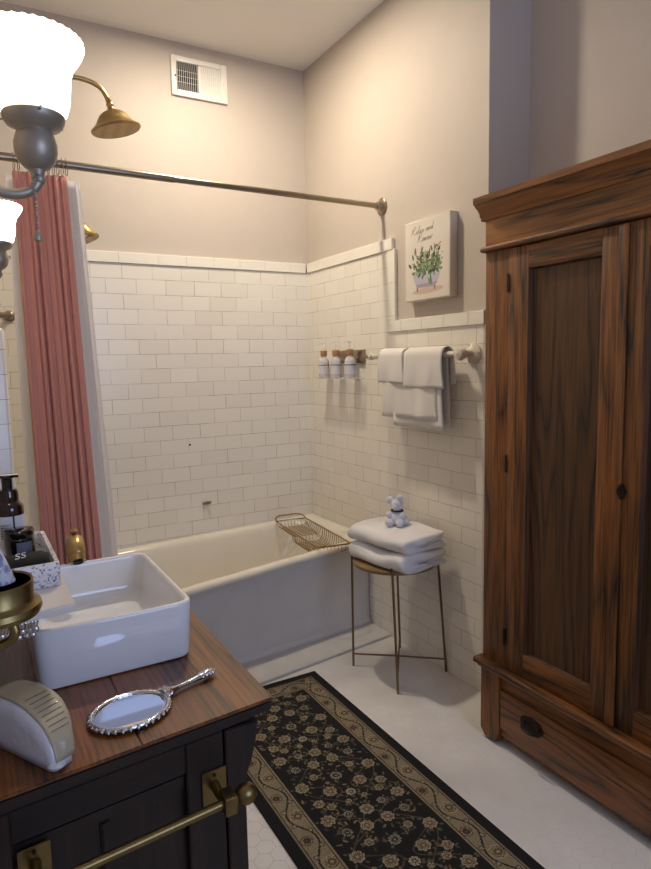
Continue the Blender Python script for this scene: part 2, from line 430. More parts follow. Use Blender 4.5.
# small metal stub and an empty screw hole in the back wall tiles
b = MB().box(-.700, -.655, -.010, -.0005, .622, .640, .003).ball((-.660, -.018, .636), .009)
tag(b.build('wall_bracket', M['nickel']), 'small broken metal bracket left on the back wall tiles above the bath', 'bracket')
sc = MB().lathe([(0, 0), (.006, 0), (.005, .003), (0, .004)], (-.755, -.0005, .967), (0, -1, 0), 12)
tag(sc.build('wall_screw', M['iron']), 'single dark screw in the middle of the back wall tiles', 'screw')

# ------------------------------------------------------------------ bath tub
def zt(x): return .483 + .03*x
def yf(x): return -.655 + .155*x
def tubloop(ins_f, ins_b, ins_r, ins_l, dz, r, absz=None, yfun=None):
    xr, xl = -.003-ins_r, -1.685+ins_l; F = yfun or yf
    pts = rpoly([(xr, -.004-ins_b), (xl, -.004-ins_b), (xl, F(xl)+ins_f), (xr, F(xr)+ins_f)], r, 8)
    return [(p[0], p[1], (absz if absz is not None else zt(p[0])+dz)) for p in pts]
tub = empty('bathtub', (-.85, -.4, .001), 'white enamelled built-in bath with rolled rim below the tiled back wall', 'bathtub')
L = [tubloop(.018, 0, 0, 0, -.034, .012), tubloop(.004, 0, 0, 0, -.033, .014), tubloop(0, 0, 0, 0, -.024, .016), tubloop(.004, 0, 0, 0, -.010, .018),
     tubloop(.016, .002, .002, .002, -.001, .02), tubloop(.034, .02, .03, .02, 0, .04), tubloop(.052, .046, .07, .05, -.003, .09),
     tubloop(.064, .058, .085, .062, -.014, .12), tubloop(.072, .066, .095, .07, -.035, .13), tubloop(.085, .075, .12, .085, -.12, .15),
     tubloop(.105, .09, .19, .12, -.26, .16), tubloop(.14, .12, .26, .16, -.34, .16), tubloop(.20, .18, .36, .24, -.362, .12)]
MB().loft(L, False, True).build('basin_shell', M['tub'], tub, 60)
fy = lambda x: -.645+.107*x
L = [tubloop(.0, 0.001, 0, 0, 0, .01, .012, fy), tubloop(.0, .001, 0, 0, 0, .01, .022, fy), tubloop(.014, .001, 0, 0, 0, .01, .035, fy),
     tubloop(.022, .001, .001, .001, -.03, .012)]
MB().loft(L, True, False).build('apron', M['apron'], tub, 40)
ov = MB().lathe([(0, .004), (.03, .004), (.034, 0), (.034, -.004)], (-1.575, -.42, .36), (1, 0, .15), 24)
ov.build('overflow_plate', M['nickel'], tub)

# ------------------------------------------------------------------ wire bath caddy
cad = empty('bath_caddy', (-.26, -.42, .487), 'gold wire bath caddy laid across the right end of the bath', 'bath caddy')
A = Vector((-.197, -.055, .489)); B = Vector((-.252, -.742, .484))
d = (B-A); Lc = d.length; dn = d.normalized(); sd = Vector((0, 0, 1)).cross(dn).normalized()
if sd.x > 0: sd = -sd
def cp(t, s, z): return A + dn*(t*Lc) + sd*s + Vector((0, 0, z))
hw = .092
fr = MB()
fr.tube([cp(.07, -hw, 0), cp(.07, hw, 0), cp(.93, hw, 0), cp(.93, -hw, 0)], .0034, 8, closed=True)
fr.build('frame', M['gold'], cad)
for e0, sgn in ((.07, -1), (.93, 1)):
    h = MB(); k = sgn*.075
    h.tube(bez([cp(e0, -hw, 0), cp(e0+k*.5, -hw*.92, .014), cp(e0+k, -hw*.55, .018), cp(e0+k, 0, .018), cp(e0+k, hw*.55, .018), cp(e0+k*.5, hw*.92, .014), cp(e0, hw, 0)], 6), .0042, 8)
    h.build('handle', M['gold'], cad)
wr = MB()
def ucross(t, dep, w2):
    return bez([cp(t, -hw, 0), cp(t, -hw*.96, -dep*.55), cp(t, -w2, -dep), cp(t, 0, -dep), cp(t, w2, -dep), cp(t, hw*.96, -dep*.55), cp(t, hw, 0)], 4)
n = 22
for i in range(n+1):
    t = .09+.82*i/n
    deep = .07 if .40 < t < .78 else .038
    wr.tube(ucross(t, deep, .066), .0017, 6)
for s in (-.062, -.04, -.02, 0, .02, .04, .062):
    wr.tube(bez([cp(.07, s, 0), cp(.085, s, -.03), cp(.12, s, -.038), cp(.38, s, -.038), cp(.41, s, -.07), cp(.77, s, -.07), cp(.80, s, -.038), cp(.88, s, -.038), cp(.915, s, -.03), cp(.93, s, 0)], 3), .0013, 6)
wr.build('wire_basket', M['gold'], cad)

# ------------------------------------------------------------------ stool with towels
st = empty('plant_stool', (-.17, -1.12, 0), 'round tan side stool on four thin bronze legs beside the bath', 'stool')
cx, cy = -.185, -1.115
MB().lathe([(0, .500), (.18, .500), (.186, .503), (.188, .509), (.186, .516), (.18, .518), (0, .518)], (cx, cy, 0), n=48).build('seat', M['plate'], st)
ang = [PI/4+.115+k*PI/2 for k in range(4)]
ends = []
fcx, fcy = -.170, -1.125
feet = []
for k, a in enumerate(ang):
    px, py = cx+.192*math.cos(a), cy+.192*math.sin(a)
    qx, qy = fcx+(.208 if k != 2 else .222)*math.cos(a), fcy+(.208 if k != 2 else .222)*math.sin(a)*1.04
    feet.append((qx, qy)); ends.append((px, py))
    MB().tube([(qx, qy, .0), ((px+qx)/2, (py+qy)/2, .27), (px, py, .532)], .0054, 8).ball((px, py, .534), .0066).tube([(px, py, .508), (cx+(px-cx)*.9, cy+(py-cy)*.9, .508)], .004, 6).build('leg', M['stoolleg'], st)
for i in (0, 1):
    P0 = [feet[j][0]+(ends[j][0]-feet[j][0])*.11 for j in (i, i+2)]; P1 = [feet[j][1]+(ends[j][1]-feet[j][1])*.11 for j in (i, i+2)]
    MB().tube([(P0[0], P1[0], .058), ((P0[0]+P0[1])/2, (P1[0]+P1[1])/2, .056+.004*i), (P0[1], P1[1], .058)], .0044, 8).build('stretcher', M['stoolleg'], st)

def band(path, th):
    """closed outline of a strip of thickness th along a 2-D path"""
    P = [Vector(p) for p in path]; Lft, Rgt = [], []
    for i, p in enumerate(P):
        a = P[max(i-1, 0)]; b_ = P[min(i+1, len(P)-1)]; t = (b_-a).normalized(); nn = Vector((-t.y, t.x))
        k = th/2
        if i in (0, len(P)-1): k *= .6
        Lft.append(p+nn*k); Rgt.append(p-nn*k)
    return Lft + Rgt[::-1]
def folded(x0, x1, y0, y1, z0, z1, seed, bulge=.014, tilt=0):
    """sheet folded twice: one soft round fold on the -X side, four layers at the open end; runs along Y"""
    mb = MB(); hh = (z1-z0)
    for u_, (ins, th) in enumerate(((0, hh*.27), (hh*.27, hh*.20))):
        zb, zt_ = z0+ins+th/2, z1-ins-th/2; r = (zt_-zb)/2; zc = (zb+zt_)/2
        xl = x0+ins*1.2+th/2+r; xr = x1-.008*(1+2*u_)
        path = [(xr-(xr-xl)*t, zb) for t in np.linspace(0, 1, 12)[:-1]]
        path += [(xl-r*math.sin(a)*1.25, zc-r*math.cos(a)) for a in np.linspace(0, PI, 11)]
        path += [(xl+(xr-.006-xl)*t, zt_) for t in np.linspace(0, 1, 12)[1:]]
        out = band(path, th*.97); ny = 30; loops = []
        for j in range(ny):
            v = j/(ny-1); y = y0+(y1-y0)*v; e = min(v, 1-v)*(y1-y0); k = math.sqrt(max(0, 1-(1-min(1, e/.03))**2))
            L_ = []
            for p in out:
                h = (p.y-z0)/hh; c = (x0+x1)/2
                xx = c+(p.x-c)*(.975+.025*k) + bulge*.9*N(y*7, seed, p.y*22)
                zz = z0+(p.y-z0)*(.88+.12*k) + h*bulge*1.3*N(p.x*6+seed, y*6, 0) + h*tilt*(p.x-c)
                L_.append((xx, y+bulge*.8*N(p.x*8+seed*2, p.y*25, 3), max(zz, z0)))
            loops.append(L_)
        mb.loft(loops)
    return mb
def soft(o, lv=1, strength=.0025, size=.012):
    s = o.modifiers.new('s', 'SUBSURF'); s.levels = s.render_levels = lv
    return o
Mt = Matrix.Translation((-.17, -1.125, 0)) @ Matrix.Rotation(math.radians(9), 4, 'Z') @ Matrix.Translation((.17, 1.125, 0))
o = folded(-.330, -.045, -1.320, -.955, .5195, .592, 1.3, .016).xf(Mt).build('folded_towel', M['terry'], auto=180); soft(o)
tag(o, 'thick white bath towel folded on the round stool, lower of the two', 'towel')
o = folded(-.318, -.05, -1.315, -.945, .597, .670, 6.1, .012).xf(Mt).build('folded_towel', M['terry'], auto=180); soft(o)
tag(o, 'white bath towel with a stitched hem lying on top of the other folded towel', 'towel')
# bear folded from a face cloth
bz = .671; bx, by = -.168, -1.115
F0 = Vector((-.78, -.62, 0)).normalized(); S0 = Vector((.62, -.78, 0))     # facing the camera side
def bp(f, s, z): return Vector((bx, by, bz)) + F0*f + S0*s + Vector((0, 0, z))
b = MB()
for (f, s, z, r, sc_) in ((0, .004, .030, .034, (1, 1, .95)), (0, 0, .085, .025, (1, 1, .95)), (.018, -.002, .078, .013, (1, 1, .9)), (-.002, -.030, .104, .014, (1, 1, 1.05)), (0, .013, .116, .0145, (1, 1, 1)),
                         (.03, -.026, .016, .017, (1, 1, .9)), (.032, .02, .016, .017, (1, 1, .9)), (.018, -.028, .045, .012, (1, 1, 1.2)), (.018, .028, .045, .012, (1, 1, 1.2)), (0, .036, .02, .018, (1, 1, .9))):
    b.ball(bp(f*1.1, s*1.1, z*1.08), r*1.1, 3, sc_)
bear = b.build('towel_bear', M['bear'], auto=180)
r_ = bear.modifiers.new('r', 'REMESH'); r_.mode = 'VOXEL'; r_.voxel_size = .0028; r_.use_smooth_shade = True
tag(bear, 'little bear folded from a pale face cloth sitting on the towels', 'towel bear')
rb = MB().tube([bp(.024*math.cos(a), .026*math.sin(a)+.001, .067) for a in np.linspace(0, 2*PI, 25)[:-1]], .0036, 8, closed=True)
rb.build('ribbon', M['navy'], bear)

# ------------------------------------------------------------------ towel rail with towels
rail = empty('towel_rail', (-.0, -1.1, 1.42), 'white ceramic towel rail on the tiled right wall', 'towel rail')
RX, RZ = -.072, 1.425
MB().tube([(RX, -.80, RZ), (RX, -1.1, RZ), (RX, -1.44, RZ)], .0125, 14).build('bar', M['ceramic'], rail)
for yy, big in ((-.785, 0), (-1.425, 1)):
    k = 1.25 if big else .85
    MB().lathe([(.034*k, 0), (.034*k, .008), (.024*k, .014), (.014*k, .022), (.013*k, .045), (.018*k, .058), (.022*k, .072), (.018*k, .088), (0, .094)], (-.0008, yy, RZ), (-1, 0, 0), 28).build('post', M['ceramic'], rail)
MB().lathe([(0, .0), (.011, 0), (.013, .004), (.013, .02), (.008, .026), (0, .027)], (RX-.004, -.783, RZ), (-.3, 1, 0), 16).build('end_cap', M['brass'], rail)
for a in (60, 180, 300):
    MB().lathe([(0, .003), (.004, .0025), (.004, 0)], (-.0095, -1.425+.036*math.cos(math.radians(a)), RZ+.036*math.sin(math.radians(a))), (-1, 0, 0), 10).build('screw', M['iron'], rail)
def draped(y0, y1, zf, zb, R, th, seed, wav=.004, lean=0):
    path = [(RX-R-.0, zf)]
    for t in np.linspace(.08, 1, 14): path.append((RX-R-.003*math.sin(t*3), zf+(RZ-zf)*t))
    for a in np.linspace(PI, 0, 9)[1:-1]: path.append((RX+R*math.cos(a), RZ+R*math.sin(a)))
    for t in np.linspace(1, 0, 14): path.append((RX+R, zb+(RZ-zb)*t))
    out = band(path, th); ny = 26; loops = []
    for j in range(ny):
        v = j/(ny-1); y = y0+(y1-y0)*v; L_ = []
        for p in out:
            hang = max(0, (RZ-p.y))
            xx = p.x - (wav*hang*12*N(y*14+seed, p.y*3, 1) + .018*hang*hang if p.x < RX else -min(.25*wav, .001))
            yy = y + lean*hang*(v-.5) + .006*N(seed, p.y*12, v*2)
            zz = p.y + (.006*N(y*9+seed, 0, 0) if hang > .05 else 0)
            L_.append((min(xx, -.006), yy, zz))
        loops.append(L_)
    return MB().loft(loops)
o = draped(-1.295, -.925, 1.145, 1.16, .0245, .0045, 3, .004, .10).build('hand_towel', M['terryc'], auto=180)
tag(o, 'larger white hand towel hanging lowest from the towel rail, under the two cloths', 'towel')
o = draped(-1.325, -1.01, 1.108, 1.12, .0175, .005, 9, .0015, .12)
# the hand towel is folded in two: its second half is part of it
o = o.build('folded_half', M['terryc'], None, auto=180)
ht = [x_ for x_ in C.objects if x_.name == 'hand_towel'][0]
for v in o.data.vertices: v.co += o.location - ht.location
o.location = (0, 0, 0); o.parent = ht
o = draped(-1.075, -.895, 1.302, 1.31, .0325, .005, 5, .006, .25).build('washcloth', M['terryc'], auto=180)
tag(o, 'white washcloth folded over the left end of the towel rail', 'washcloth', 'washcloths on the towel rail')
o = draped(-1.345, -1.10, 1.285, 1.30, .0325, .005, 8, .006, .2).build('washcloth', M['terryc'], auto=180)
tag(o, 'wider white washcloth folded over the middle of the towel rail', 'washcloth', 'washcloths on the towel rail')

# ------------------------------------------------------------------ soap bottles on their holder
hold = empty('bottle_holder', (-.04, -.42, 1.318), 'clear wall shelf with grey metal back carrying three pump bottles', 'bottle holder')
MB().box(-.012, -.0008, -.62, -.30, 1.395, 1.462, .002).build('back_plate', M['nickel'], hold)
MB().box(-.095, -.0125, -.63, -.235, 1.312, 1.318, .001).build('tray', M['clear'], hold)
def pump(y, first):
    t = empty('pump_bottle', (-.052, y, 1.3185), first, 'bottle', 'pump bottles on the clear wall shelf')
    x = -.052; z = 1.3185
    MB().lathe([(0, 0), (.026, 0), (.029, .003), (.029, .082), (.026, .096), (.016, .110), (.013, .116), (.013, .122), (0, .122)], (x, y, z), n=28).build('bottle_body', M['soap'], t)
    MB().lathe([(.0295, .02), (.0297, .02), (.0297, .076), (.0295, .076)], (x, y, z), n=28).build('bottle_label', M['label'], t)
    MB().lathe([(.0300, .066), (.0301, .066), (.0301, .070), (.0300, .070)], (x, y, z), n=28).build('printed_line', M['ink'], t)
    MB().lathe([(0, .119), (.018, .119), (.019, .121), (.019, .147), (.017, .149), (0, .149)], (x, y, z), n=24).build('collar', M['bamboo'], t)
    MB().tube([(x, y, z+.149), (x, y, z+.183)], .004, 8).lathe([(0, .180), (.009, .180), (.01, .184), (.009, .190), (0, .192)], (x, y, z), n=16).tube([(x, y, z+.187), (x-.02, y, z+.187), (x-.034, y, z+.181)], .0035, 8).build('pump_head', M['clear'], t)
pump(-.272, 'clear pump bottle with bamboo collar, nearest the room corner'); pump(-.405, 'clear pump bottle with bamboo collar, middle of the three'); pump(-.548, 'clear pump bottle with bamboo collar, nearest the towel rail')

# ------------------------------------------------------------------ canvas print
cv = empty('canvas_print', (0, -1.163, 1.655), 'canvas print of leafy plants in a bathtub under script lettering', 'picture')
cy0, cy1, cz0, cz1, cxf = -1.310, -1.003, 1.666, 2.011, -.030
MB().box(cxf, .0115, cy0, cy1, cz0, cz1, .003, 2).build('canvas', M['canvas'], cv)
# painted picture, one vertex colour per 1.5 mm on the face of the canvas
def raster(nx, ny, w, h, base):
    X, Y = np.meshgrid((np.arange(nx)+.5)/nx*w, (np.arange(ny)+.5)/ny*h); img = np.zeros((ny, nx, 3)); img[:] = base
    return X, Y, img
W_, H_ = .296, .336; nx, ny = 197, 224
X, Y, img = raster(nx, ny, W_, H_, (222, 214, 202))
def ell(img, X, Y, cx, cy, a, b, ang, col, soft_=1.0):
    c, s = math.cos(ang), math.sin(ang); u = (X-cx)*c+(Y-cy)*s; v = -(X-cx)*s+(Y-cy)*c
    m = (u/a)**2+(v/b)**2 < 1; img[m] = img[m]*(1-soft_)+np.array(col)*soft_
def leaf(img, X, Y, cx, cy, L_, w, ang, col):
    c, s = math.cos(ang), math.sin(ang); u = ((X-cx)*c+(Y-cy)*s)/L_; v = (-(X-cx)*s+(Y-cy)*c)/w
    m = (u > 0) & (u < 1) & (np.abs(v) < np.sin(np.clip(u, 0, 1)*PI)**.8*.5); img[m] = col
# floor wash, tub, feet
ell(img, X, Y, .155, .035, .105, .014, .03, (196, 164, 152), .6)
for fx in (.085, .205): ell(img, X, Y, fx, .045, .006, .014, 0, (168, 126, 112))
tubm = (Y > .05) & (Y < .115) & (np.abs(X-.148) < .052+.046*np.clip((Y-.05)/.065, 0, 1)**.5)
img[tubm] = (190, 186, 200); sh = tubm & (Y < .066); img[sh] = (168, 160, 178)
img[(Y > .108) & (Y < .116) & (np.abs(X-.148) < .102)] = (210, 205, 212)
r2 = random.Random(3)
greens = [(84, 104, 78), (104, 128, 96), (132, 152, 120), (62, 80, 62), (156, 170, 140), (120, 126, 84)]
for k in range(210):
    a = r2.uniform(-.1, PI+.1); rr = r2.uniform(0, .065)
    leaf(img, X, Y, .15+rr*1.35*math.cos(a), .115+rr*math.sin(a)*1.15, r2.uniform(.018, .034), r2.uniform(.008, .016), a+r2.uniform(-1, 1), r2.choice(greens))
for (lx, ly, an, L2) in ((.045, .14, 2.4, .03), (.06, .17, 1.9, .032), (.07, .19, 1.5, .038), (.105, .19, 1.0, .042), (.10, .17, .7, .035), (.19, .195, 2.0, .03), (.20, .20, .8, .028), (.16, .09, -1.1, .04), (.175, .10, -1.4, .045), (.13, .11, -2, .03), (.23, .19, 1.2, .02)):
    leaf(img, X, Y, lx, ly, L2, .013, an, r2.choice(greens[:4]))
for k in range(46):
    t = r2.random(); ell(img, X, Y, .225+.03*r2.uniform(-1, 1), .125+.10*t, .003, .004, 0, r2.choice([(104, 96, 88), (150, 150, 130), (92, 104, 84)]))
for k in range(10):
    t = k/10
    for (x0, y0, x1, y1) in ((.10, .14, .072, .22), (.11, .15, .115, .23), (.2, .14, .205, .225), (.215, .13, .235, .22), (.09, .13, .05, .16)):
        for q in range(5): ell(img, X, Y, x0+(x1-x0)*(t+q*.02), y0+(y1-y0)*(t+q*.02), .0014, .0016, 0, (96, 110, 84))
def colgrid(name, img, P, m, parent, extra=None):
    """flat quad grid with one colour per cell; P(i, j) corner position"""
    h, w = img.shape[:2]; verts = [P(i/w, j/h) for j in range(h+1) for i in range(w+1)]
    faces = [(j*(w+1)+i, j*(w+1)+i+1, (j+1)*(w+1)+i+1, (j+1)*(w+1)+i) for j in range(h) for i in range(w)]
    me = bpy.data.meshes.new(name); me.from_pydata(verts, [], faces)
    at = me.color_attributes.new('pattern', 'FLOAT_COLOR', 'CORNER')
    c = img/255.; c = np.where(c <= .04045, c/12.92, ((c+.055)/1.055)**2.4).reshape(-1, 3)
    c = np.concatenate([c, np.ones((len(c), 1))], 1); c = np.repeat(c, 4, 0).astype(np.float32)
    at.data.foreach_set('color', c.ravel()); me.materials.append(m)
    o = bpy.data.objects.new(name, me); C.objects.link(o)
    if parent: o.parent = parent
    return o
M['print'] = vcol('painted_print', .85)
wl = wloc(cv)
pic = colgrid('painted_picture', img, lambda u, v: (cxf-.0004-wl.x, cy1-.0035-u*W_-wl.y, cz0+.0035+v*H_-wl.z), M['print'], cv)
def lettering(txt, size, m, parent, mtx, name='lettering', shear=.35, ext=.0002):
    cu = bpy.data.curves.new('txt', 'FONT'); cu.body = txt; cu.size = size; cu.shear = shear; cu.align_x = 'CENTER'; cu.extrude = ext; cu.offset = -.0002
    to = bpy.data.objects.new('txt', cu); C.objects.link(to)
    bpy.context.view_layer.update()
    me = bpy.data.meshes.new_from_object(to.evaluated_get(bpy.context.evaluated_depsgraph_get())); bpy.data.objects.remove(to)
    me.transform(mtx); me.transform(Matrix.Translation(-wloc(parent)))
    me.materials.clear(); me.materials.append(m)
    o = bpy.data.objects.new(name, me); C.objects.link(o); o.parent = parent; return o
def facing_minus_x(x, y, z, tilt=0):   # text read from the -X side: its right is -Y
    return Matrix.Translation((x, y, z)) @ Matrix(((0, 0, -1, 0), (-1, 0, 0, 0), (0, 1, 0, 0), (0, 0, 0, 1))) @ Matrix.Rotation(tilt, 4, 'Z')
GL = {'R': ([[(.05, 0), (.25, .5), (.45, 1.05), (.30, .75), (.18, .5), (.40, 1.15), (.85, 1.25), (.95, .95), (.6, .65), (.35, .6), (.6, .3), (.95, 0), (1.1, .1)]], 1.05),
      'e': ([[(0, .1), (.25, .25), (.38, .42), (.25, .5), (.1, .3), (.15, .05), (.35, 0), (.55, .15)]], .5),
      'l': ([[(0, .1), (.3, .6), (.42, 1.1), (.3, 1.15), (.15, .6), (.15, .1), (.3, 0), (.45, .12)]], .42),
      'a': ([[(.4, .4), (.2, .48), (.03, .25), (.12, .02), (.3, .1), (.42, .45), (.38, .1), (.5, 0), (.62, .12)]], .58),
      'x': ([[(0, .4), (.15, .45), (.25, .1), (.42, 0), (.55, .1)], [(.48, .48), (.25, .25), (.02, 0)]], .55),
      'n': ([[(0, .1), (.1, .45), (.08, 0), (.2, .35), (.35, .45), (.38, .2), (.42, 0), (.55, .12)]], .55),
      'd': ([[(.35, .42), (.15, .42), (.03, .2), (.15, 0), (.35, .2), (.55, 1.1), (.42, .3), (.48, 0), (.62, .1)]], .6),
      'w': ([[(0, .42), (.08, .1), (.18, 0), (.3, .2), (.34, .42), (.36, .1), (.5, 0), (.62, .25), (.64, .5), (.8, .42)]], .75), ' ': ([], .4)}
def script(word, sz, y_left, z_base, slope):
    b_ = MB(); pen = 0
    for c_ in word:
        st_, adv = GL[c_]
        for poly in st_:
            q = [(p[0]+.25*p[1]+pen, p[1]) for p in poly]
            b_.tube(bez([(cxf-.0006, y_left-u*sz, z_base+v*sz+u*sz*slope) for u, v in q], 5), .00075, 5)
        pen += adv*1.12
    b_.build('lettering', M['ink2'], cv)
script('Relax and', .026, -1.050, 1.950, .06)
script('Renew', .028, -1.092, 1.914, .06)

# ------------------------------------------------------------------ air vent
vt = empty('air_vent', (-.61, 0, 2.79), 'white metal air vent high on the back wall', 'vent')
vx0, vx1, vz0, vz1 = -.765, -.462, 2.795, 2.990
f = MB(); yv0, yv1 = -.004, .0115
f.box(vx0, vx0+.028, yv0, yv1, vz0, vz1, .002).box(vx1-.034, vx1, yv0, yv1, vz0, vz1, .002).box(vx0+.028, vx1-.034, yv0, yv1, vz0, vz0+.03, .002).box(vx0+.028, vx1-.034, yv0, yv1, vz1-.026, vz1, .002)
xm = (vx0+vx1)/2-.002; f.box(xm-.006, xm+.006, yv0, yv1, vz0+.03, vz1-.03, .002)
f.build('vent_frame', M['white'], vt)
MB().box(vx0+.01, vx1-.01, .0085, .0116, vz0+.01, vz1-.01).build('duct_opening', M['dark'], vt)
for side_, (a, b_), an in (('l', (vx0+.028, xm-.006), 35), ('r', (xm+.006, vx1-.034), -30)):
    s_ = MB(); nn = 11
    for i in range(nn):
        x = a+(b_-a)*(i+.5)/nn
        m_ = MB(); hw_ = .0045 if side_ == 'r' else .0048; m_.box(-hw_, hw_, -.0006, .0006, vz0+.030, vz1-.026)
        m_.xf(Matrix.Translation((x, .001, 0)) @ Matrix.Rotation(math.radians(an if side_ == 'r' else 62), 4, 'Z'))
        me_ = bpy.data.meshes.new('t'); m_.bm.to_mesh(me_); m_.bm.free(); s_.bm.from_mesh(me_); bpy.data.meshes.remove(me_)
    for zz in (vz0+.07, vz0+.098, vz0+.126): s_.box(a, b_, .0035, .0045, zz, zz+.002)
    s_.build('louvre', M['white'], vt)
MB().lathe([(0, .003), (.004, .0025), (.005, 0)], (vx0+.02, yv0-.0003, 2.89), (0, -1, 0), 10).build('screw', M['iron'], vt)
MB().box(vx1-.022, vx1-.018, yv0-.008, yv0-.0003, 2.86, 2.90, .001).build('lever', M['white'], vt)

# ------------------------------------------------------------------ shower rod, curtain, liner
RY, RDZ = -.800, 2.143
rod = empty('shower_rod', (-.95, RY, RDZ), 'dull metal shower rod running to a round flange on the right wall', 'shower rod')
MB().tube([(-1.895, -.822, 2.143), (-1.0, -.795, 2.143), (-.018, -.766, 2.145)], .0125, 16).build('tube', M['nickel'], rod)
MB().tube([(-1.895, -.822, 2.143), (-1.5, -.810, 2.143), (-1.02, -.7955, 2.143)], .0145, 16).build('sleeve', M['nickel'], rod)
MB().lathe([(.040, 0), (.040, .006), (.034, .010), (.026, .012), (.020, .020), (.018, .034), (0, .034)], (.0112, -.7655, 2.145), (-1, .03, 0), 28).build('flange', M['nickel'], rod)
def sheet(xl, xr, y_top, y_bot, z0, z1, nf, amp, seed, phase=0, sharp=.6):
    """hanging cloth; xl/xr: functions of t (0 top, 1 bottom)"""
    def fn(u, v):
        z = z1+(z0-z1)*v; s = u+.012*math.sin(u*17+seed)
        a = 2*PI*nf*s+phase+.5*N(u*4, seed, 0); w = math.sin(a); w = math.copysign(abs(w)**sharp, w)
        w2 = .35*math.sin(2.3*a+seed)
        am = amp*(.55+.6*v)*(.8+.4*N(u*6, seed+3, v*.7))
        x = xl(v)+(xr(v)-xl(v))*u+.006*math.sin(a*1.0+1.3)
        y = y_top+(y_bot-y_top)*min(1, v*1.15)+am*(w+w2)+.003*N(u*8, v*3, seed)
        return (x, y, z)
    return MB().grid(fn, 240, 60)
cur = sheet(lambda v: -1.612-.002*v, lambda v: -1.425+.035*v, -.826, -.945, .16, 2.095, 8.5, .021, 2.2, 0, .75).build('shower_curtain', M['pink'], auto=180)
so = cur.modifiers.new('t', 'SOLIDIFY'); so.thickness = .0012
tag(cur, 'coral pink shower curtain bunched at the left end of the rod', 'shower curtain')
lin_ = sheet(lambda v: -1.632-.01*v, lambda v: -1.372+.085*v, -.775, -.735, .20, 2.095, 5.5, .008, 5.2, 1, 1).build('shower_curtain_liner', M['liner'], auto=180)
so = lin_.modifiers.new('t', 'SOLIDIFY'); so.thickness = .0008
tag(lin_, 'white shower curtain liner hanging inside the bath behind the pink curtain', 'curtain liner')
ring0 = None
for i, x in enumerate([-1.60, -1.585, -1.555, -1.535, -1.51, -1.487, -1.47, -1.455, -1.44, -1.425]):
    if ring0 is None:
        pts = [(x+.002*math.sin(a*2), -.812+.021*math.sin(a), RDZ-.010+.030*math.cos(a)) for a in np.linspace(0, 2*PI, 29)[:-1]]
        ring0 = MB().tube(pts, .0016, 6, closed=True).build('curtain_ring', M['nickel']); o = ring0; z_r = o.location.z
    else:
        o = ring0.copy(); C.objects.link(o); o.location.x = x
    tag(o, 'thin metal curtain ring looped over the shower rod above the pink curtain', 'curtain ring', 'curtain rings on the shower rod')

# ------------------------------------------------------------------ shower heads
def shower_head(face, axd, R, arm, name_label, depth=.085):
    t = empty('rain_shower', arm[0], name_label, 'shower head')
    c = Vector(face); a = Vector(axd).normalized(); top = c - a*depth
    k = R/.1
    MB().lathe([(.011, -.012), (.013, 0), (.020*k, .006), (.038*k, .013), (.054*k, .024), (.066*k, .040), (.078*k, .058), (.092*k, .071), (R, .076), (R, .081), (R*.97, .084)], top, a, 40).build('bell', M['brass'], t)
    MB().lathe([(0, 0), (R*.955, 0), (R*.955, .003), (0, .003)], top+a*.082, a, 40).build('spray_face', M['nozzle'], t)
    b = MB().tube(bez([Vector(p) for p in arm]+[top-a*.028], 8), .0095, 12); b.ball(top-a*.016, .0155, 2).lathe([(.013, 0), (.013, .014)], top-a*.042, a, 12)
    b.build('shower_arm', M['brass'], t)
    MB().lathe([(.03, 0), (.03, .005), (.014, .014), (.012, .022)], (XL+.001, arm[0][1], arm[0][2]), (1, 0, 0), 24).build('wall_flange', M['brass'], t)
def nozzle():
    m, n, l, b = nt('nozzle_face')
    t = n.new('ShaderNodeTexCoord'); v = n.new('ShaderNodeTexVoronoi'); v.inputs['Scale'].default_value = 95; v.inputs['Randomness'].default_value = .1
    l.new(t.outputs['Object'], v.inputs['Vector'])
    r = n.new('ShaderNodeValToRGB'); r.color_ramp.elements[0].position = .2; r.color_ramp.elements[1].position = .4
    r.color_ramp.elements[0].color = lin((60, 50, 34)); r.color_ramp.elements[1].color = lin((158, 128, 76))
    l.new(v.outputs['Distance'], r.inputs['Fac']); l.new(r.outputs['Color'], b.inputs['Base Color'])
    b.inputs['Metallic'].default_value = .9; b.inputs['Roughness'].default_value = .4
    return m
M['nozzle'] = nozzle()
shower_head((-1.190, -.60, 2.362), (.20, -.02, -.97), .100, [(XL+.002, -.60, 2.530), (-1.6, -.60, 2.540), (-1.36, -.60, 2.542), (-1.29, -.60, 2.538), (-1.245, -.60, 2.520), (-1.222, -.60, 2.488)], 'large brass rain shower head high over the bath, its arm fully visible')
shower_head((-1.345, -.60, 1.925), (.35, -.1, -.93), .062, [(XL+.002, -.60, 2.06), (-1.6, -.60, 2.07), (-1.46, -.60, 2.06), (-1.40, -.595, 2.03)], 'smaller brass shower head mostly hidden behind the white liner', .07)
# brass rail on the back wall left of the liner
gb = empty('grab_rail', (-1.70, 0, 1.62), 'short brass rail on the back wall tiles left of the curtain liner', 'rail')
MB().tube([(-1.87, -.055, 1.65), (-1.58, -.055, 1.65)], .013, 14).build('bar', M['nickel'], gb)
for x in (-1.86, -1.60): MB().lathe([(.026, 0), (.026, .005), (.012, .012), (.012, .055)], (x, -.0005, 1.65), (0, -1, 0), 20).ball((x, -.055, 1.65), .02).build('post', M['nickel'], gb)

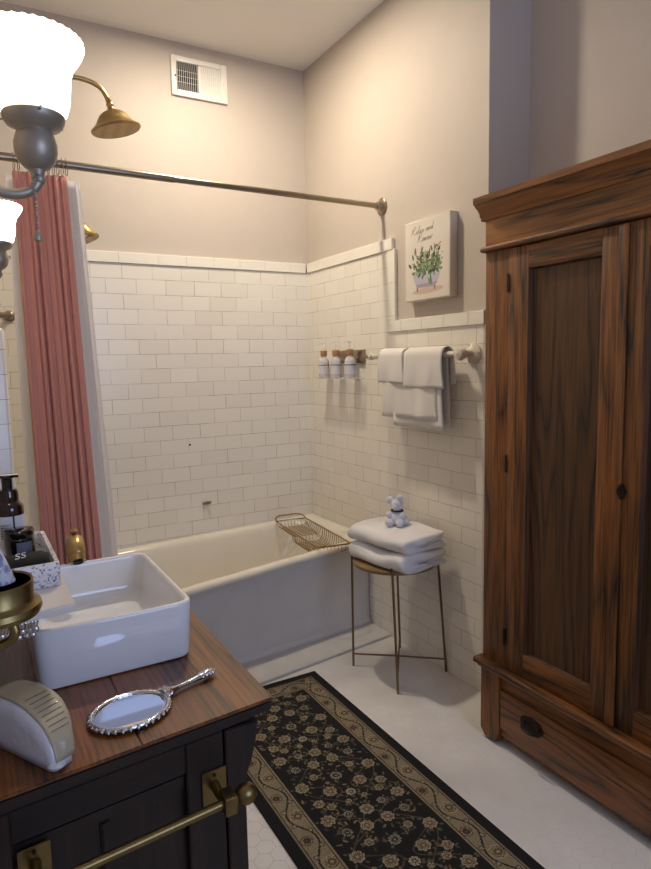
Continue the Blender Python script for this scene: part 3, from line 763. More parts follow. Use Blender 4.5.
# ------------------------------------------------------------------ rug
RX0, RX1, RYn, RYf = -1.10, -.52, -2.75, -.955
rw, rl = RX1-RX0, RYf-RYn; cell = .003
nx, ny = int(rw/cell), int(rl/cell)
X, Y, img = raster(nx, ny, rw, rl, (20, 17, 18))
BG, BEI, TAN, BRN, GRN, DK = (20, 17, 18), (186, 166, 132), (150, 132, 102), (96, 70, 50), (78, 78, 56), (34, 26, 24)
D = np.minimum(np.minimum(X, rw-X), np.minimum(Y, rl-Y))
img[(D > .036)] = TAN
def rosette(cx, cy, r, p, c1, c2, c3, ph=0.):
    dx, dy = X-cx, Y-cy; rr = np.hypot(dx, dy); th = np.arctan2(dy, dx)
    edge = r*(.80+.20*np.abs(np.cos(p/2*(th+ph))))
    m = rr < edge; img[m] = c1; img[(rr < edge*.74) & (rr > edge*.64)] = c3
    img[(rr < edge*.52)] = c2; img[(rr < r*.2)] = c1
def stroke(pts, w, col):
    for i in range(len(pts)-1):
        a, b = np.array(pts[i]), np.array(pts[i+1]); lo = np.minimum(a, b)-w; hi = np.maximum(a, b)+w
        i0, i1 = max(0, int(lo[0]/cell)-1), min(nx, int(hi[0]/cell)+2); j0, j1 = max(0, int(lo[1]/cell)-1), min(ny, int(hi[1]/cell)+2)
        if i0 >= i1 or j0 >= j1: continue
        xs, ys = X[j0:j1, i0:i1], Y[j0:j1, i0:i1]; dd = b-a; L2 = max(1e-12, dd@dd)
        t = np.clip(((xs-a[0])*dd[0]+(ys-a[1])*dd[1])/L2, 0, 1); q = np.hypot(xs-a[0]-t*dd[0], ys-a[1]-t*dd[1]) < w
        img[j0:j1, i0:i1][q] = col
def local(fn, cx, cy, r):
    pass
# border band between .044 and .112: scrolls and palmettes
bc = .078
def bandrun(horizontal, length, fixed):
    n_ = max(1, round(length/.105)); st_ = length/n_
    for k in range(n_*14):
        s0, s1 = k/14*st_, (k+1)/14*st_
        f_ = lambda s: .022*math.sin(s/st_*PI)
        a = (s0, fixed+f_(s0)); b = (s1, fixed+f_(s1))
        if not horizontal: a, b = a[::-1], b[::-1]
        stroke([a, b], .0030, DK)
    for k in range(n_):
        s = (k+.5)*st_; o_ = .012*(-1)**(k+1)
        cc = (s, fixed+o_) if horizontal else (fixed+o_, s)
        if k % 2: rosette(cc[0], cc[1], .029, 8, (170, 148, 112), (92, 78, 58), (70, 50, 40))
        else: rosette(cc[0], cc[1], .022, 7, (112, 86, 60), (60, 48, 40), (170, 150, 116))
        for q in (-1, 1):
            c2 = (s+q*.034, fixed-o_*1.6) if horizontal else (fixed-o_*1.6, s+q*.034)
            rosette(c2[0], c2[1], .010, 5, (84, 82, 58), BEI, BRN)
for fx in (bc, rw-bc): bandrun(False, rl, fx)
for fy_ in (bc, rl-bc): bandrun(True, rw, fy_)
img[(D > .036) & (D < .041)] = (140, 122, 92); img[(D > .041) & (D < .046)] = DK; img[(D > .107) & (D < .111)] = DK; img[(D >= .111) & (D < .116)] = (158, 138, 104); img[(D >= .116) & (D < .121)] = DK
img[D >= .121] = BG
img[D < .036] = (16, 14, 16)
# field flowers, mirrored about the centre line
fld = img.copy(); xc = rw/2
r3 = random.Random(5)
per = .34; nper = int(rl/per)+2
motifs = [(0, 0, .022, 9, 0), (.058, .035, .030, 8, 1), (.118, .0, .024, 6, 1), (.0, .095, .026, 10, 2), (.070, .125, .020, 6, 1), (.130, .095, .030, 8, 1), (.038, .185, .028, 8, 1), (.105, .190, .022, 9, 2), (.0, .245, .030, 8, 1),
          (.062, .255, .019, 9, 2), (.130, .262, .030, 8, 1), (.090, .310, .020, 6, 1), (.03, .305, .014, 6, 1)]
cols = [((186, 172, 142), (84, 68, 52), (112, 94, 70)), ((168, 150, 118), (112, 88, 62), (84, 64, 46)), ((150, 140, 116), (34, 28, 26), (60, 52, 44))]
for k in range(nper):
    y0 = k*per-.1+rl % per
    for sgn in (-1, 1):
        # vines
        pts = [(xc+sgn*(.075+.062*math.sin(t*2*PI)), y0+per*t) for t in np.linspace(0, 1, 40)]; stroke(pts, .0019, GRN)
        pts = [(xc+sgn*(.075-.055*math.sin(t*4*PI+.6)), y0+per*t) for t in np.linspace(0, 1, 60)]; stroke(pts, .0017, (92, 74, 54))
        for q in range(46):
            xx, yy = r3.uniform(0, .16), r3.uniform(0, per); an = r3.uniform(0, PI)
            ell(img, X, Y, xc+sgn*xx, y0+yy, .0085, .0036, an*sgn, r3.choice([(84, 84, 58), (122, 98, 70), (146, 122, 90), (70, 62, 50)]))
        for (mx, my, r, p, c) in motifs:
            if mx == 0 and sgn < 0: continue
            rosette(xc+sgn*mx, y0+my, r*.80, p, *cols[c], ph=r3.uniform(0, 1))
            for q in range(5):
                a = r3.uniform(0, 2*PI); ell(img, X, Y, xc+sgn*mx+math.cos(a)*r*1.15, y0+my+math.sin(a)*r*1.15, .006, .0035, a, (104, 92, 66))
brd = D < .121; img[brd] = fld[brd]
rngn = np.random.default_rng(2); img = img*np.array([.86, .89, .92])*(.86+.22*rngn.random(img.shape[:2])[:, :, None])
img = np.clip(img, 0, 255)
M['rug'] = vcol('woven_rug', 1.0, .0)
rug = empty('area_rug', ((RX0+RX1)/2, (RYn+RYf)/2, 0), 'black runner rug with beige flowers and a scroll border on the white floor', 'rug')
rwl = wloc(rug)
colgrid('pile', img, lambda u, v: (RX0+u*rw-rwl.x, RYn+v*rl-rwl.y, .0085), M['rug'], rug)
MB().box(RX0, RX1, RYn, RYf, .0005, .0082, .002).build('binding', mat('rug_binding', (16, 14, 16), .95), rug)

# ------------------------------------------------------------------ armoire
arm = empty('armoire', (0, -2.23, 0), 'tall carved oak wardrobe with two panelled doors and a base drawer', 'wardrobe')
AX, AB, AY1, AY0 = -.211, .205, -1.708, -2.755
MB().box(AX+.02, AB, AY0+.002, AY1-.002, .27, 1.88).build('carcass', M['oakZ'], arm)
# frieze and mouldings
MB().box(AX-.002, AX+.03, AY0, AY1, 1.783, 1.882, .001).build('frieze', M['oakF'], arm)
bead = [(AX-.012, 1.767), (AX-.016, 1.771), (AX-.016, 1.777), (AX-.012, 1.780), (AX-.007, 1.785), (AX+.02, 1.785), (AX+.02, 1.765)]
MB().prism(bead, AY0-.012, AY1+.012, 'Y').build('bead_moulding', M['oakY'], arm)
cr = [(AX+.02, 1.872), (AX-.006, 1.872), (AX-.008, 1.882), (AX-.013, 1.886), (AX-.015, 1.897), (AX-.024, 1.908), (AX-.034, 1.915), (AX-.038, 1.922), (AX-.044, 1.924), (AX-.044, 1.945), (AB, 1.945), (AB, 1.872)]
MB().prism(cr, AY0-.03, AY1+.018, 'Y').build('crown', M['oakY'], arm)
# side stiles
for a, c in ((AY1-.107, AY1), (AY0, AY0+.107)):
    MB().box(AX, AX+.03, a, c, .305, 1.766, .002).build('stile', M['oakZ'], arm)
ymid = -2.231
def door(y_h, y_m, left):
    """y_h hinge side, y_m meeting side"""
    s = -1 if left else 1
    D_ = MB(); zb, ztp = .312, 1.762
    dr = MB()
    lo, hi = sorted((y_h, y_m))
    sh_, sm = .085, .058
    if not left: sh_, sm = .085, .085
    a0, a1 = (lo+sm, hi-sh_) if left else (lo+sh_, hi-sm)
    o_ = MB().box(AX-.002, AX+.022, hi-(sh_ if left else sm), hi, zb, ztp, .002).box(AX-.002, AX+.022, lo, lo+(sm if left else sh_), zb, ztp, .002)
    fr_ = o_.build('door', M['oakZ'], arm)
    for z0, z1 in ((zb, .392), (1.688, ztp)):
        MB().box(AX-.002, AX+.021, a0, a1, z0, z1, .0015).build('door_rail', M['oakY'], fr_)
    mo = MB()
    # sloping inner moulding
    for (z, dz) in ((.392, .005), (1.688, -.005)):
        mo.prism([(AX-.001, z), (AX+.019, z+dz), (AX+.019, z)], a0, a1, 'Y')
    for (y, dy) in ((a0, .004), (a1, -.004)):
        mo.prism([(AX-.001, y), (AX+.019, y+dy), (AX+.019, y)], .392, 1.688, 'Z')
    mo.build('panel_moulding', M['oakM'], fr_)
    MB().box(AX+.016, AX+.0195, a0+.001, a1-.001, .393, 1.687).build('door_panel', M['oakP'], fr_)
    return fr_
d1 = door(AY1-.109, ymid+.001, True); d2 = door(AY0+.109, ymid-.001, False)
MB().box(AX-.010, AX-.0022, ymid-.028, ymid+.002, .314, 1.760, .003).build('astragal', M['oakZ'], d2)
kh = MB().prism(rpoly([(-2.276, 1.022), (-2.262, 1.048), (-2.248, 1.022), (-2.262, .996)], .008, 4), AX-.0135, AX-.0022, 'X')
kh.build('keyhole_plate', M['iron'], d2); MB().lathe([(0, .002), (.003, .002), (.003, 0)], (AX-.0136, -2.262, 1.022), (-1, 0, 0), 10).build('keyhole', M['black'], d2)
for z in (1.651, 1.044, .424): MB().tube([(AX-.004, AY1-.108, z-.03), (AX-.004, AY1-.108, z+.03)], .0038, 8).build('hinge', M['iron'], d1)
# base
ledge = [(AX-.026, .286), (AX-.032, .291), (AX-.032, .303), (AX-.027, .309), (AX+.02, .309), (AX+.02, .270), (AX-.010, .270), (AX-.014, .280)]
MB().prism(ledge, AY0-.024, AY1+.018, 'Y').build('ledge_moulding', M['oakY'], arm)
ft = [(AX-.006, AY1+.004), (AX-.006, AY1-.088), (AX+.06, AY1-.088), (AX+.06, AY1+.004)]
for y_c, s in ((AY1+.002, -1), (AY0-.002, 1)):
    MB().prism([(y_c, .27), (y_c, .035), (y_c+s*.02, .012), (y_c+s*.075, .012), (y_c+s*.092, .06), (y_c+s*.092, .27)], AX-.008, AX+.05, 'X', .0015).build('foot', M['oakZ'], arm)
    MB().lathe([(.018, 0), (.022, .004), (.02, .012)], (AX+.02, y_c+s*.045, .0003), n=16).build('caster', M['iron'], arm)
    MB().box(AB-.05, AB, min(y_c, y_c+s*.06), max(y_c, y_c+s*.06), .0004, .27).build('rear_foot', M['oakZ'], arm)
ya, yb = AY0+.091, AY1-.091
MB().box(AX+.004, AX+.03, ya, yb, .042, .27, .001).build('base_rail', M['oakY'], arm)
dw = MB().box(AX-.006, AX+.01, ya+.003, yb-.003, .075, .222, .004).build('drawer', M['oakY'], arm)
for yy in (-1.95, -2.50):
    hp = MB().prism(rpoly([(yy-.05, .150), (yy-.045, .178), (yy, .190), (yy+.045, .178), (yy+.05, .150), (yy+.03, .130), (yy, .124), (yy-.03, .130)], .01, 3), AX-.010, AX-.0062, 'X', .001)
    hh = hp.build('drawer_handle', M['iron'], dw)
    MB().tube(bez([(AX-.012, yy-.033, .165), (AX-.024, yy-.028, .145), (AX-.026, yy, .138), (AX-.024, yy+.028, .145), (AX-.012, yy+.033, .165)], 5), .004, 8).build('bail', M['iron'], hh)

# ------------------------------------------------------------------ vanity
van = empty('vanity_chest', (-1.65, -1.82, 0), 'dark antique wooden chest used as a washstand with oak top', 'vanity')
ZT = .80
# near edge runs slightly askew: y = -2.383 + .104*(x+1.365)
ny_ = lambda x, off=0: -2.383+.104*(x+1.365)+off
VX, VL, VB = -1.363, -1.894, -1.64
xs = [VX, -1.50, -1.62, VL]     # planks run along Y
seam = -1.605
for (xa, xb) in ((VX, seam+.0004), (seam-.0004, VL)):
    MB().prism([(xa, ny_(xa)), (xa, VB), (xb, VB), (xb, ny_(xb))], ZT-.006, ZT, 'Z', .0016).build('top_plank', M['vtop'], van)
bx1 = -1.418
body = [(bx1, ny_(bx1, .045)), (bx1, VB-.03), (VL+.002, VB-.03), (VL+.002, ny_(VL, .045))]
MB().prism(body, .06, ZT-.027).build('carcass', M['vup'], van)
MB().prism([(VX-.002, ny_(VX-.002, .002)), (VX-.002, VB-.002), (VL+.001, VB-.002), (VL+.001, ny_(VL, .002))], ZT-.026, ZT-.0062, 'Z', .003).build('shaded_top_edge', M['vside'], van)  # dark side wood stands in for shade on the unlit edge of the top
# cove moulding under the top
cv_ = [(bx1+.022, ny_(bx1+.022, .022)), (bx1+.022, VB-.02), (VL+.001, VB-.02), (VL+.001, ny_(VL, .022))]
MB().prism(cv_, ZT-.044, ZT-.0265, 'Z', .006).build('top_moulding', M['vside'], van)
def sidebox(xa, xb, z0, z1, o0, o1, name, m, bev=.002):
    """panel member on the near face between xa > xb, standing from offset o0 to o1 (offset 0 = table edge, + = inwards)"""
    MB().prism([(xa, ny_(xa, o0)), (xa, ny_(xa, o1)), (xb, ny_(xb, o1)), (xb, ny_(xb, o0))], z0, z1, 'Z', bev).build(name, m, van)
sidebox(-1.455, -1.525, .10, ZT-.045, .028, .0448, 'side_stile', M['vup'])
sidebox(-1.80, VL+.003, .10, ZT-.045, .028, .0448, 'side_stile', M['vup'])
sidebox(-1.5255, -1.7995, .70, ZT-.045, .030, .0448, 'side_rail', M['vside'])
sidebox(-1.5255, -1.7995, .10, .18, .030, .0448, 'side_rail', M['vside'])
sidebox(-1.5255, -1.7995, .672, .699, .036, .0448, 'side_moulding', M['vside'], .005)
sidebox(-1.655, -1.67, .181, .671, .037, .0448, 'side_moulding', M['vup'], .003)
# front corner post with scrolled corbel
sc_ = [(bx1-.034, .0), (bx1-.034, ZT-.045), (bx1+.030, ZT-.045), (bx1+.026, ZT-.075), (bx1+.016, ZT-.115), (bx1+.004, ZT-.145), (bx1+.002, ZT-.20), (bx1+.002, .0)]
MB().prism(sc_, ny_(bx1, .020), ny_(bx1, .062), 'Y', .002).build('corner_post', M['vup'], van)
MB().prism(sc_, VB-.075, VB-.033, 'Y', .002).build('corner_post', M['vup'], van)
MB().box(VL+.004, VL+.05, ny_(VL, .05), ny_(VL, .09), 0, .0605).build('corner_post', M['vup'], van)
MB().box(VL+.004, VL+.05, VB-.075, VB-.033, 0, .0605).build('corner_post', M['vup'], van)
for k in range(3):
    z0 = .10+k*.205
    dwr = MB().box(bx1+.0005, bx1+.014, VB-.085, -2.33, z0, z0+.192, .004).build('drawer', M['vside'], van)
    for yy in (-1.86, -2.20): MB().ball((bx1+.026, yy, z0+.1), .013).build('knob', M['brassd'], dwr)
# brass towel bar on the near end
tb = empty('towel_bar', (-1.6, -2.43, .62), 'dull brass towel bar with ball end fixed to the side of the chest', 'towel bar')
zb = .674
for xp in (-1.476, -1.770):
    yp = ny_(xp, .028)
    if True:
        w = .023
        MB().prism([(xp+w, ny_(xp+w, .0272)), (xp-w, ny_(xp-w, .0272)), (xp-w, ny_(xp-w, .0232)), (xp+w, ny_(xp+w, .0232))], .610, .690, 'Z', .0012).build('mounting_plate', M['brassd'], tb)
    MB().tube([(xp, yp-.0055, .662), (xp, yp-.03, .660), (xp, yp-.072, zb-.004)], [.009, .008, .009], 10).box(xp-.011, xp+.011, yp-.090, yp-.056, zb-.016, zb+.016, .003).build('bracket', M['brassd'], tb)
    MB().lathe([(0, .002), (.003, .0015), (.003, 0)], (xp, yp-.006, .682), (0, -1, 0), 8).build('screw', M['iron'], tb)
x0b, x1b = -1.463, -1.86
yb_ = lambda x: ny_(x, .028)-.073
MB().tube([(x0b, yb_(x0b), zb), (x1b, yb_(x1b), zb)], .0075, 14).build('bar', M['brassd'], tb)
MB().lathe([(.0095, -.012), (.0105, -.004), (.009, 0), (.013, .003), (.017, .010), (.0185, .018), (.017, .027), (.011, .034), (0, .0365)], (x0b+.002, yb_(x0b), zb), (1, .104, 0), 24).build('ball_finial', M['brassd'], tb)

# ------------------------------------------------------------------ vessel basin and faucet
bas = empty('vessel_basin', (-1.586, -1.945, ZT), 'white rectangular vessel basin standing on the oak chest top', 'basin')
def rl_(ix, z, r, iy=None):
    iy = ix if iy is None else iy
    p = rpoly([(-1.431-ix, -1.738-iy), (-1.736+ix, -1.738-iy), (-1.736+ix, -2.155+iy), (-1.431-ix, -2.152+iy)], r, 8); return [(a, b, z) for a, b in p]
zr = .921
L = [rl_(.020, ZT+.0006, .02), rl_(.009, ZT+.003, .028), rl_(.005, ZT+.012, .032), rl_(.0, zr-.006, .036), rl_(.0008, zr-.002, .036), rl_(.004, zr, .034), rl_(.008, zr, .032), rl_(.0115, zr-.003, .03), rl_(.0125, zr-.009, .03),
     rl_(.018, ZT+.045, .034), rl_(.026, ZT+.026, .04), rl_(.045, ZT+.018, .04), rl_(.10, ZT+.0155, .03, .14)]
MB().loft(L).build('bowl', M['porcelain'], bas, 50)
MB().lathe([(0, .004), (.018, .004), (.022, .002), (.024, 0)], (-1.588, -1.955, ZT+.0145), n=24).build('drain', M['nickel'], bas)
MB().lathe([(.012, 0), (.015, .001), (.015, .003), (.011, .003)], (-1.7175, -1.93, .892), (1, 0, .1), 20).build('overflow_ring', M['iron'], bas)
fa = empty('faucet', (-1.597, -1.690, ZT), 'brass tap with small finial rising behind the white basin', 'faucet'); fa.scale = (1, 1, .97)
fx = -1.597
MB().lathe([(.028, 0), (.028, .006), (.020, .012), (.017, .03), (.016, .125), (.019, .130), (.019, .140), (.017, .145)], (fx, -1.692, ZT+.0005), n=28).build('column', M['brass'], fa)
MB().tube(bez([(fx, -1.692, .935), (fx, -1.698, .958), (fx, -1.710, .970), (fx-.001, -1.738, .966), (fx-.002, -1.760, .946), (fx-.002, -1.770, .934)], 6), [.019]*2+[.021]*10+[.0215]*12+[.0185]*7, 20).build('spout', M['brass'], fa)
MB().lathe([(.0, 0), (.012, 0), (.012, .002), (0, .002)], (fx-.002, -1.7705, .9325), (0, -.6, -.8), 16).build('aerator', M['dark'], fa)
MB().lathe([(.017, -.008), (.013, .002), (.007, .006), (.005, .014), (.010, .018), (.011, .022), (.007, .026), (0, .027)], (fx, -1.706, .977), n=20).build('finial_handle', M['brass'], fa)

# ------------------------------------------------------------------ silver hand mirror
hm = empty('hand_mirror', (-1.60, -2.303, ZT), 'oval silver hand mirror with beaded edge lying on the oak top', 'hand mirror')
Mh = Matrix.Translation((-1.600, -2.305, ZT)) @ Matrix.Rotation(math.radians(19), 4, 'Z')
a_, b_ = .070, .058; n = 34
fr_ = MB()
for i in range(n):
    th = 2*PI*i/n; p = (a_*math.cos(th), b_*math.sin(th), .0065)
    fr_.ball(p, .0052, 1, (1, 1, 1))
fr_.tube([(a_*.97*math.cos(t), b_*.965*math.sin(t), .0075) for t in np.linspace(0, 2*PI, 61)[:-1]], .0038, 8, closed=True)
fr_.tube([(a_*.90*math.cos(t), b_*.89*math.sin(t), .0078) for t in np.linspace(0, 2*PI, 61)[:-1]], .0018, 6, closed=True)
lp = [[(a_*k*math.cos(t), b_*k*math.sin(t), z) for t in np.linspace(0, 2*PI, 49)[:-1]] for k, z in ((.3, .0008), (.97, .003), (.97, .0055))]
fr_.loft(lp).xf(Mh); fr_.build('frame', M['chrome'], hm)
g = MB().loft([[(a_*.9*math.cos(t), b_*.89*math.sin(t), z) for t in np.linspace(0, 2*PI, 49)[:-1]] for z in (.0056, .0072)]).xf(Mh); g.build('mirror_glass', M['glassmirror'], hm)
h = MB().tube([(x_, 0, .0072) for x_ in (.066, .074, .082, .092, .105, .12, .135, .148, .158, .168, .178, .186)], [.010, .015, .010, .006, .0045, .0048, .0055, .0066, .0058, .0088, .0072, .003], 14)
for k, (x_, y_) in enumerate([(.070, .014), (.070, -.014), (.078, .010), (.078, -.010), (.084, 0), (.152, .006), (.152, -.006), (.160, .007), (.160, -.007), (.168, .008), (.168, -.008), (.176, .006), (.176, -.006), (.183, 0), (.165, 0), (.173, 0)]):
    h.ball((x_, y_, .0095), .0052, 1)
h.xf(Matrix.Diagonal((1, 1, .85, 1))).xf(Matrix.Translation((0, 0, .0025))).xf(Mh).build('handle', M['chrome'], hm)

# ------------------------------------------------------------------ wrapped cotton pack
pk = empty('wrapped_cotton_pack', (-1.80, -2.33, ZT), 'plastic wrapped pack of white cotton with beige printed sleeve on the chest', 'cotton pack')
Dp = Vector((.5, -.866, 0)); Np = Vector((.866, .5, 0)); Cp = Vector((-1.735, -2.414, 0)) - Dp*.125
def dome(w, h_, v0, v1, ny, edge, a0, a1, nth=36):
    loops = []
    for j in range(ny):
        t = j/(ny-1); v = v0+(v1-v0)*t; e = min(t, 1-t)*(v1-v0); k = 1 if e >= edge else .72+.28*math.sqrt(max(0, 1-(1-e/edge)**2))
        L_ = []
        for i in range(nth):
            th = a0+(a1-a0)*i/(nth-1); q = 1+.035*N(th*2.5, v*30, 1); c_ = math.cos(th)
            taper = 1-.45*max(0, c_)**3      # the pack narrows to its wrapped tip
            p = Cp + Dp*(w*c_*q*(1-(1-k)*.25)) + Np*(v*taper)
            L_.append((p.x, p.y, ZT+.0012+h_*k*q*max(0, math.sin(th))**.85))
        loops.append(L_)
    return loops
MB().loft(dome(.122, .077, 0, .068, 16, .016, 0, PI)).build('cotton', M['cotton'], pk, 180)
sl = MB(); LL = dome(.1235, .0795, .012, .069, 10, 0, .10, PI-.02)
vv = [p for L_ in LL for p in L_]; nn = len(LL[0])
sl._add(vv, [(i*nn+j, (i+1)*nn+j, (i+1)*nn+j+1, i*nn+j+1) for i in range(len(LL)-1) for j in range(nn-1)])
o = sl.build('paper_sleeve', M['paper'], pk, 180); so = o.modifiers.new('t', 'SOLIDIFY'); so.thickness = .0006
for k in range(8):        # rows of fine print across the sleeve
    LL2 = dome(.1238, .0800, .022, .060, 8, 0, .62+.10*k, .62+.10*k+.01, 2)
    MB().tube([L_[0] for L_ in LL2], .0006, 4).build('fine_print', M['ink2'], pk)
tp = Cp + Dp*.118
MB().ball((tp.x+.008, tp.y+.008, ZT+.0075), .011, 3, (1.3, 1.2, .6)).build('wrapper_tip', M['cotton'], pk, 180)

# ------------------------------------------------------------------ shelf with tray, bottles, cloth
shf = empty('wall_shelf', (-1.9, -2.05, .98), 'white marble shelf jutting over the left side of the basin', 'shelf')
MB().prism([(-1.672, -2.262), (-1.672, -1.84), (-1.8985, -1.84), (-1.8985, -2.285)], .987, 1.0015, 'Z', .003).build('slab', M['marble'], shf)
br = MB()
for k in range(30):
    t = k/29; x_ = -1.735-.15*t; y_ = -2.255-.016*t
    br.ball((x_, y_, .968-.009*(k % 2)), .0052, 2, (1, .5, 1)).tube([(x_, y_, .968), (x_+.004, y_, .986)], .0018, 6)
br.tube([(-1.73, -2.252, .981), (-1.89, -2.27, .981)], .0030, 8)
br.build('ornate_trim', M['chrome'], shf)
for yy in (-2.20, -1.92):
    MB().tube(bez([(-1.72, yy, .982), (-1.80, yy, .975), (-1.87, yy, .945), (-1.893, yy, .90)], 5), .005, 8).build('shelf_bracket', M['chrome'], shf)
MB().lathe([(0, 0), (.004, 0), (.004, .005), (0, .006)], (-1.678, -2.14, .984), (1, -.2, -.3), 10).build('screw', M['iron'], shf)
ty = empty('terrazzo_tray', (-1.76, -2.02, 1.0016), 'speckled terrazzo tray with raised sides on the marble shelf', 'tray')
def trl(i, z, r):
    p = rpoly([(-1.680-i, -1.885-i), (-1.87+i, -1.885-i), (-1.87+i, -2.160+i), (-1.680-i, -2.152+i)], r, 5); return [(a, b, z+.0015) for a, b in p]
MB().loft([trl(.002, 1.0006, .006), trl(0, 1.003, .008), trl(0, 1.043, .008), trl(.001, 1.045, .008), trl(.008, 1.045, .006), trl(.009, 1.043, .006), trl(.009, 1.010, .006), trl(.012, 1.009, .006)]).build('tray_body', M['terrazzo'], ty, 40)
TZ = 1.0110
sb = empty('foam_soap_bottle', (-1.748, -1.936, TZ), 'dark amber foaming soap bottle with white label, tallest thing in the tray', 'soap bottle')
x_, y_ = -1.748, -1.936; sb.scale = (1, 1, 1.09)
MB().lathe([(0, 0), (.026, 0), (.0285, .003), (.0285, .094), (.0275, .100), (.020, .109), (.0205, .116), (.0195, .126), (.017, .132), (0, .132)], (x_, y_, TZ+.0005), n=36).build('bottle_body', M['amber'], sb)
MB().lathe([(.0288, .012), (.029, .012), (.029, .084), (.0288, .084)], (x_, y_, TZ), n=36).build('bottle_label', M['label'], sb)
dv = Vector((-.05, -1, 0)).normalized()
MB().lathe([(0, .130), (.0105, .130), (.0105, .152), (.0125, .154), (.0125, .159), (0, .160)], (x_, y_, TZ), n=20).tube([(x_-.012, y_, TZ+.157), (x_+.022, y_-.004, TZ+.157)], .0035, 8).build('pump_head', M['black'], sb)
MB().box(x_-.0016+.006, x_+.0016+.006, y_-.0300, y_-.0282, TZ+.012, TZ+.084).build('label_stripe', M['ink'], sb)
for k in range(6): MB().box(x_-.019, x_-.001, y_-.0300, y_-.0225, TZ+.068-k*.005, TZ+.0688-k*.005).build('label_text', M['ink2'], sb)
jr = empty('candle_jar', (-1.730, -2.030, TZ), 'short black glossy jar with grey square label in the tray', 'jar')
x_, y_ = -1.738, -2.030
MB().lathe([(0, 0), (.026, 0), (.0275, .003), (.0275, .062), (.026, .064), (0, .064)], (x_, y_, TZ+.0005), n=36).build('jar_body', M['black'], jr)
MB().lathe([(0, .0645), (.0265, .0645), (.0275, .066), (.0275, .077), (.026, .079), (.023, .0795), (0, .0795)], (x_, y_, TZ), n=36).build('lid', M['black'], jr)
lb = MB(); vv = []
for i in range(11):
    a = -PI/2-.25+1.05*i/10
    for z in (.010, .058): vv.append((x_+.0283*math.cos(a), y_+.0283*math.sin(a), TZ+z))
lb._add(vv, [(2*i, 2*i+2, 2*i+3, 2*i+1) for i in range(10)]); lb.build('jar_label', M['greylabel'], jr)
def roll():
    L_ = []
    for j in range(16):
        v = j/15; x = -1.862+.168*v; e = min(v, 1-v); k = 1 if e > .06 else .8+.2*e/.06; row = []
        for i in range(24):
            th = 2*PI*i/24; q = 1+.10*N(math.cos(th)*2, math.sin(th)*2, v*5)
            row.append((x, -2.112+.034*k*math.copysign(abs(math.cos(th))**.7, math.cos(th))*q+.01*v, TZ+.0232+.0222*k*math.copysign(abs(math.sin(th))**.7, math.sin(th))*(q if math.sin(th) > 0 else 1)))
        L_.append(row)
    return MB().loft(L_)
bc_ = roll().build('makeup_cloth', M['blackcloth'], auto=180)
tag(bc_, 'folded black cloth with white monogram at the front of the tray', 'cloth')
mm = Matrix.Translation((-1.744, -2.128, TZ+.0466)) @ Matrix.Rotation(math.radians(24), 4, 'X') @ Matrix.Rotation(math.radians(8), 4, 'Z')
lettering('SS', .022, M['label'], bc_, mm, 'monogram', .3, .0003)

# ------------------------------------------------------------------ brass cup holder with tube
ch = empty('cup_holder', (-1.80, -2.727, 1.15), 'brass tumbler holder ring projecting from the left wall', 'cup holder')
cc = (-1.801, -2.727, 0)
MB().lathe([(.0335, 1.2015), (.0350, 1.203), (.0360, 1.2015), (.0356, 1.186), (.0375, 1.183), (.0415, 1.180), (.0425, 1.175), (.040, 1.170), (.030, 1.167), (.0, 1.167)], cc, n=56).lathe([(.0335, 1.2015), (.0332, 1.172), (0, 1.172)], cc, n=56).build('ring_cup', M['brassd'], ch)
MB().tube(bez([(-1.787, -2.733, 1.163), (-1.785, -2.735, 1.152), (-1.795, -2.733, 1.143), (-1.83, -2.730, 1.140), (-1.87, -2.727, 1.15), (-1.895, -2.727, 1.165)], 8), .0048, 12).build('hook_arm', M['brassd'], ch)
MB().lathe([(.022, 0), (.022, .003), (.010, .008), (.008, .012)], (XL+.0005, -2.727, 1.165), (1, 0, 0), 20).build('wall_plate', M['brassd'], ch)
tu = empty('lotion_tube', (-1.79, -2.727, 1.17), 'white and blue patterned tube leaning in the brass holder', 'tube')
p0, p1 = Vector((-1.785, -2.722, 1.1735)), Vector((-1.812, -2.735, 1.255))
dd = (p1-p0).normalized()
MB().lathe([(0, 0.006), (.008, .006), (.0125, .014), (.0135, .03), (.0135, .085), (.012, .11), (0, .111)], p0, dd, 24).build('tube_body', M['speck'], tu)
MB().lathe([(0, 0), (.009, 0), (.0095, .004), (.009, .012), (0, .012)], p0, dd, 16).build('tube_cap', M['label'], tu)

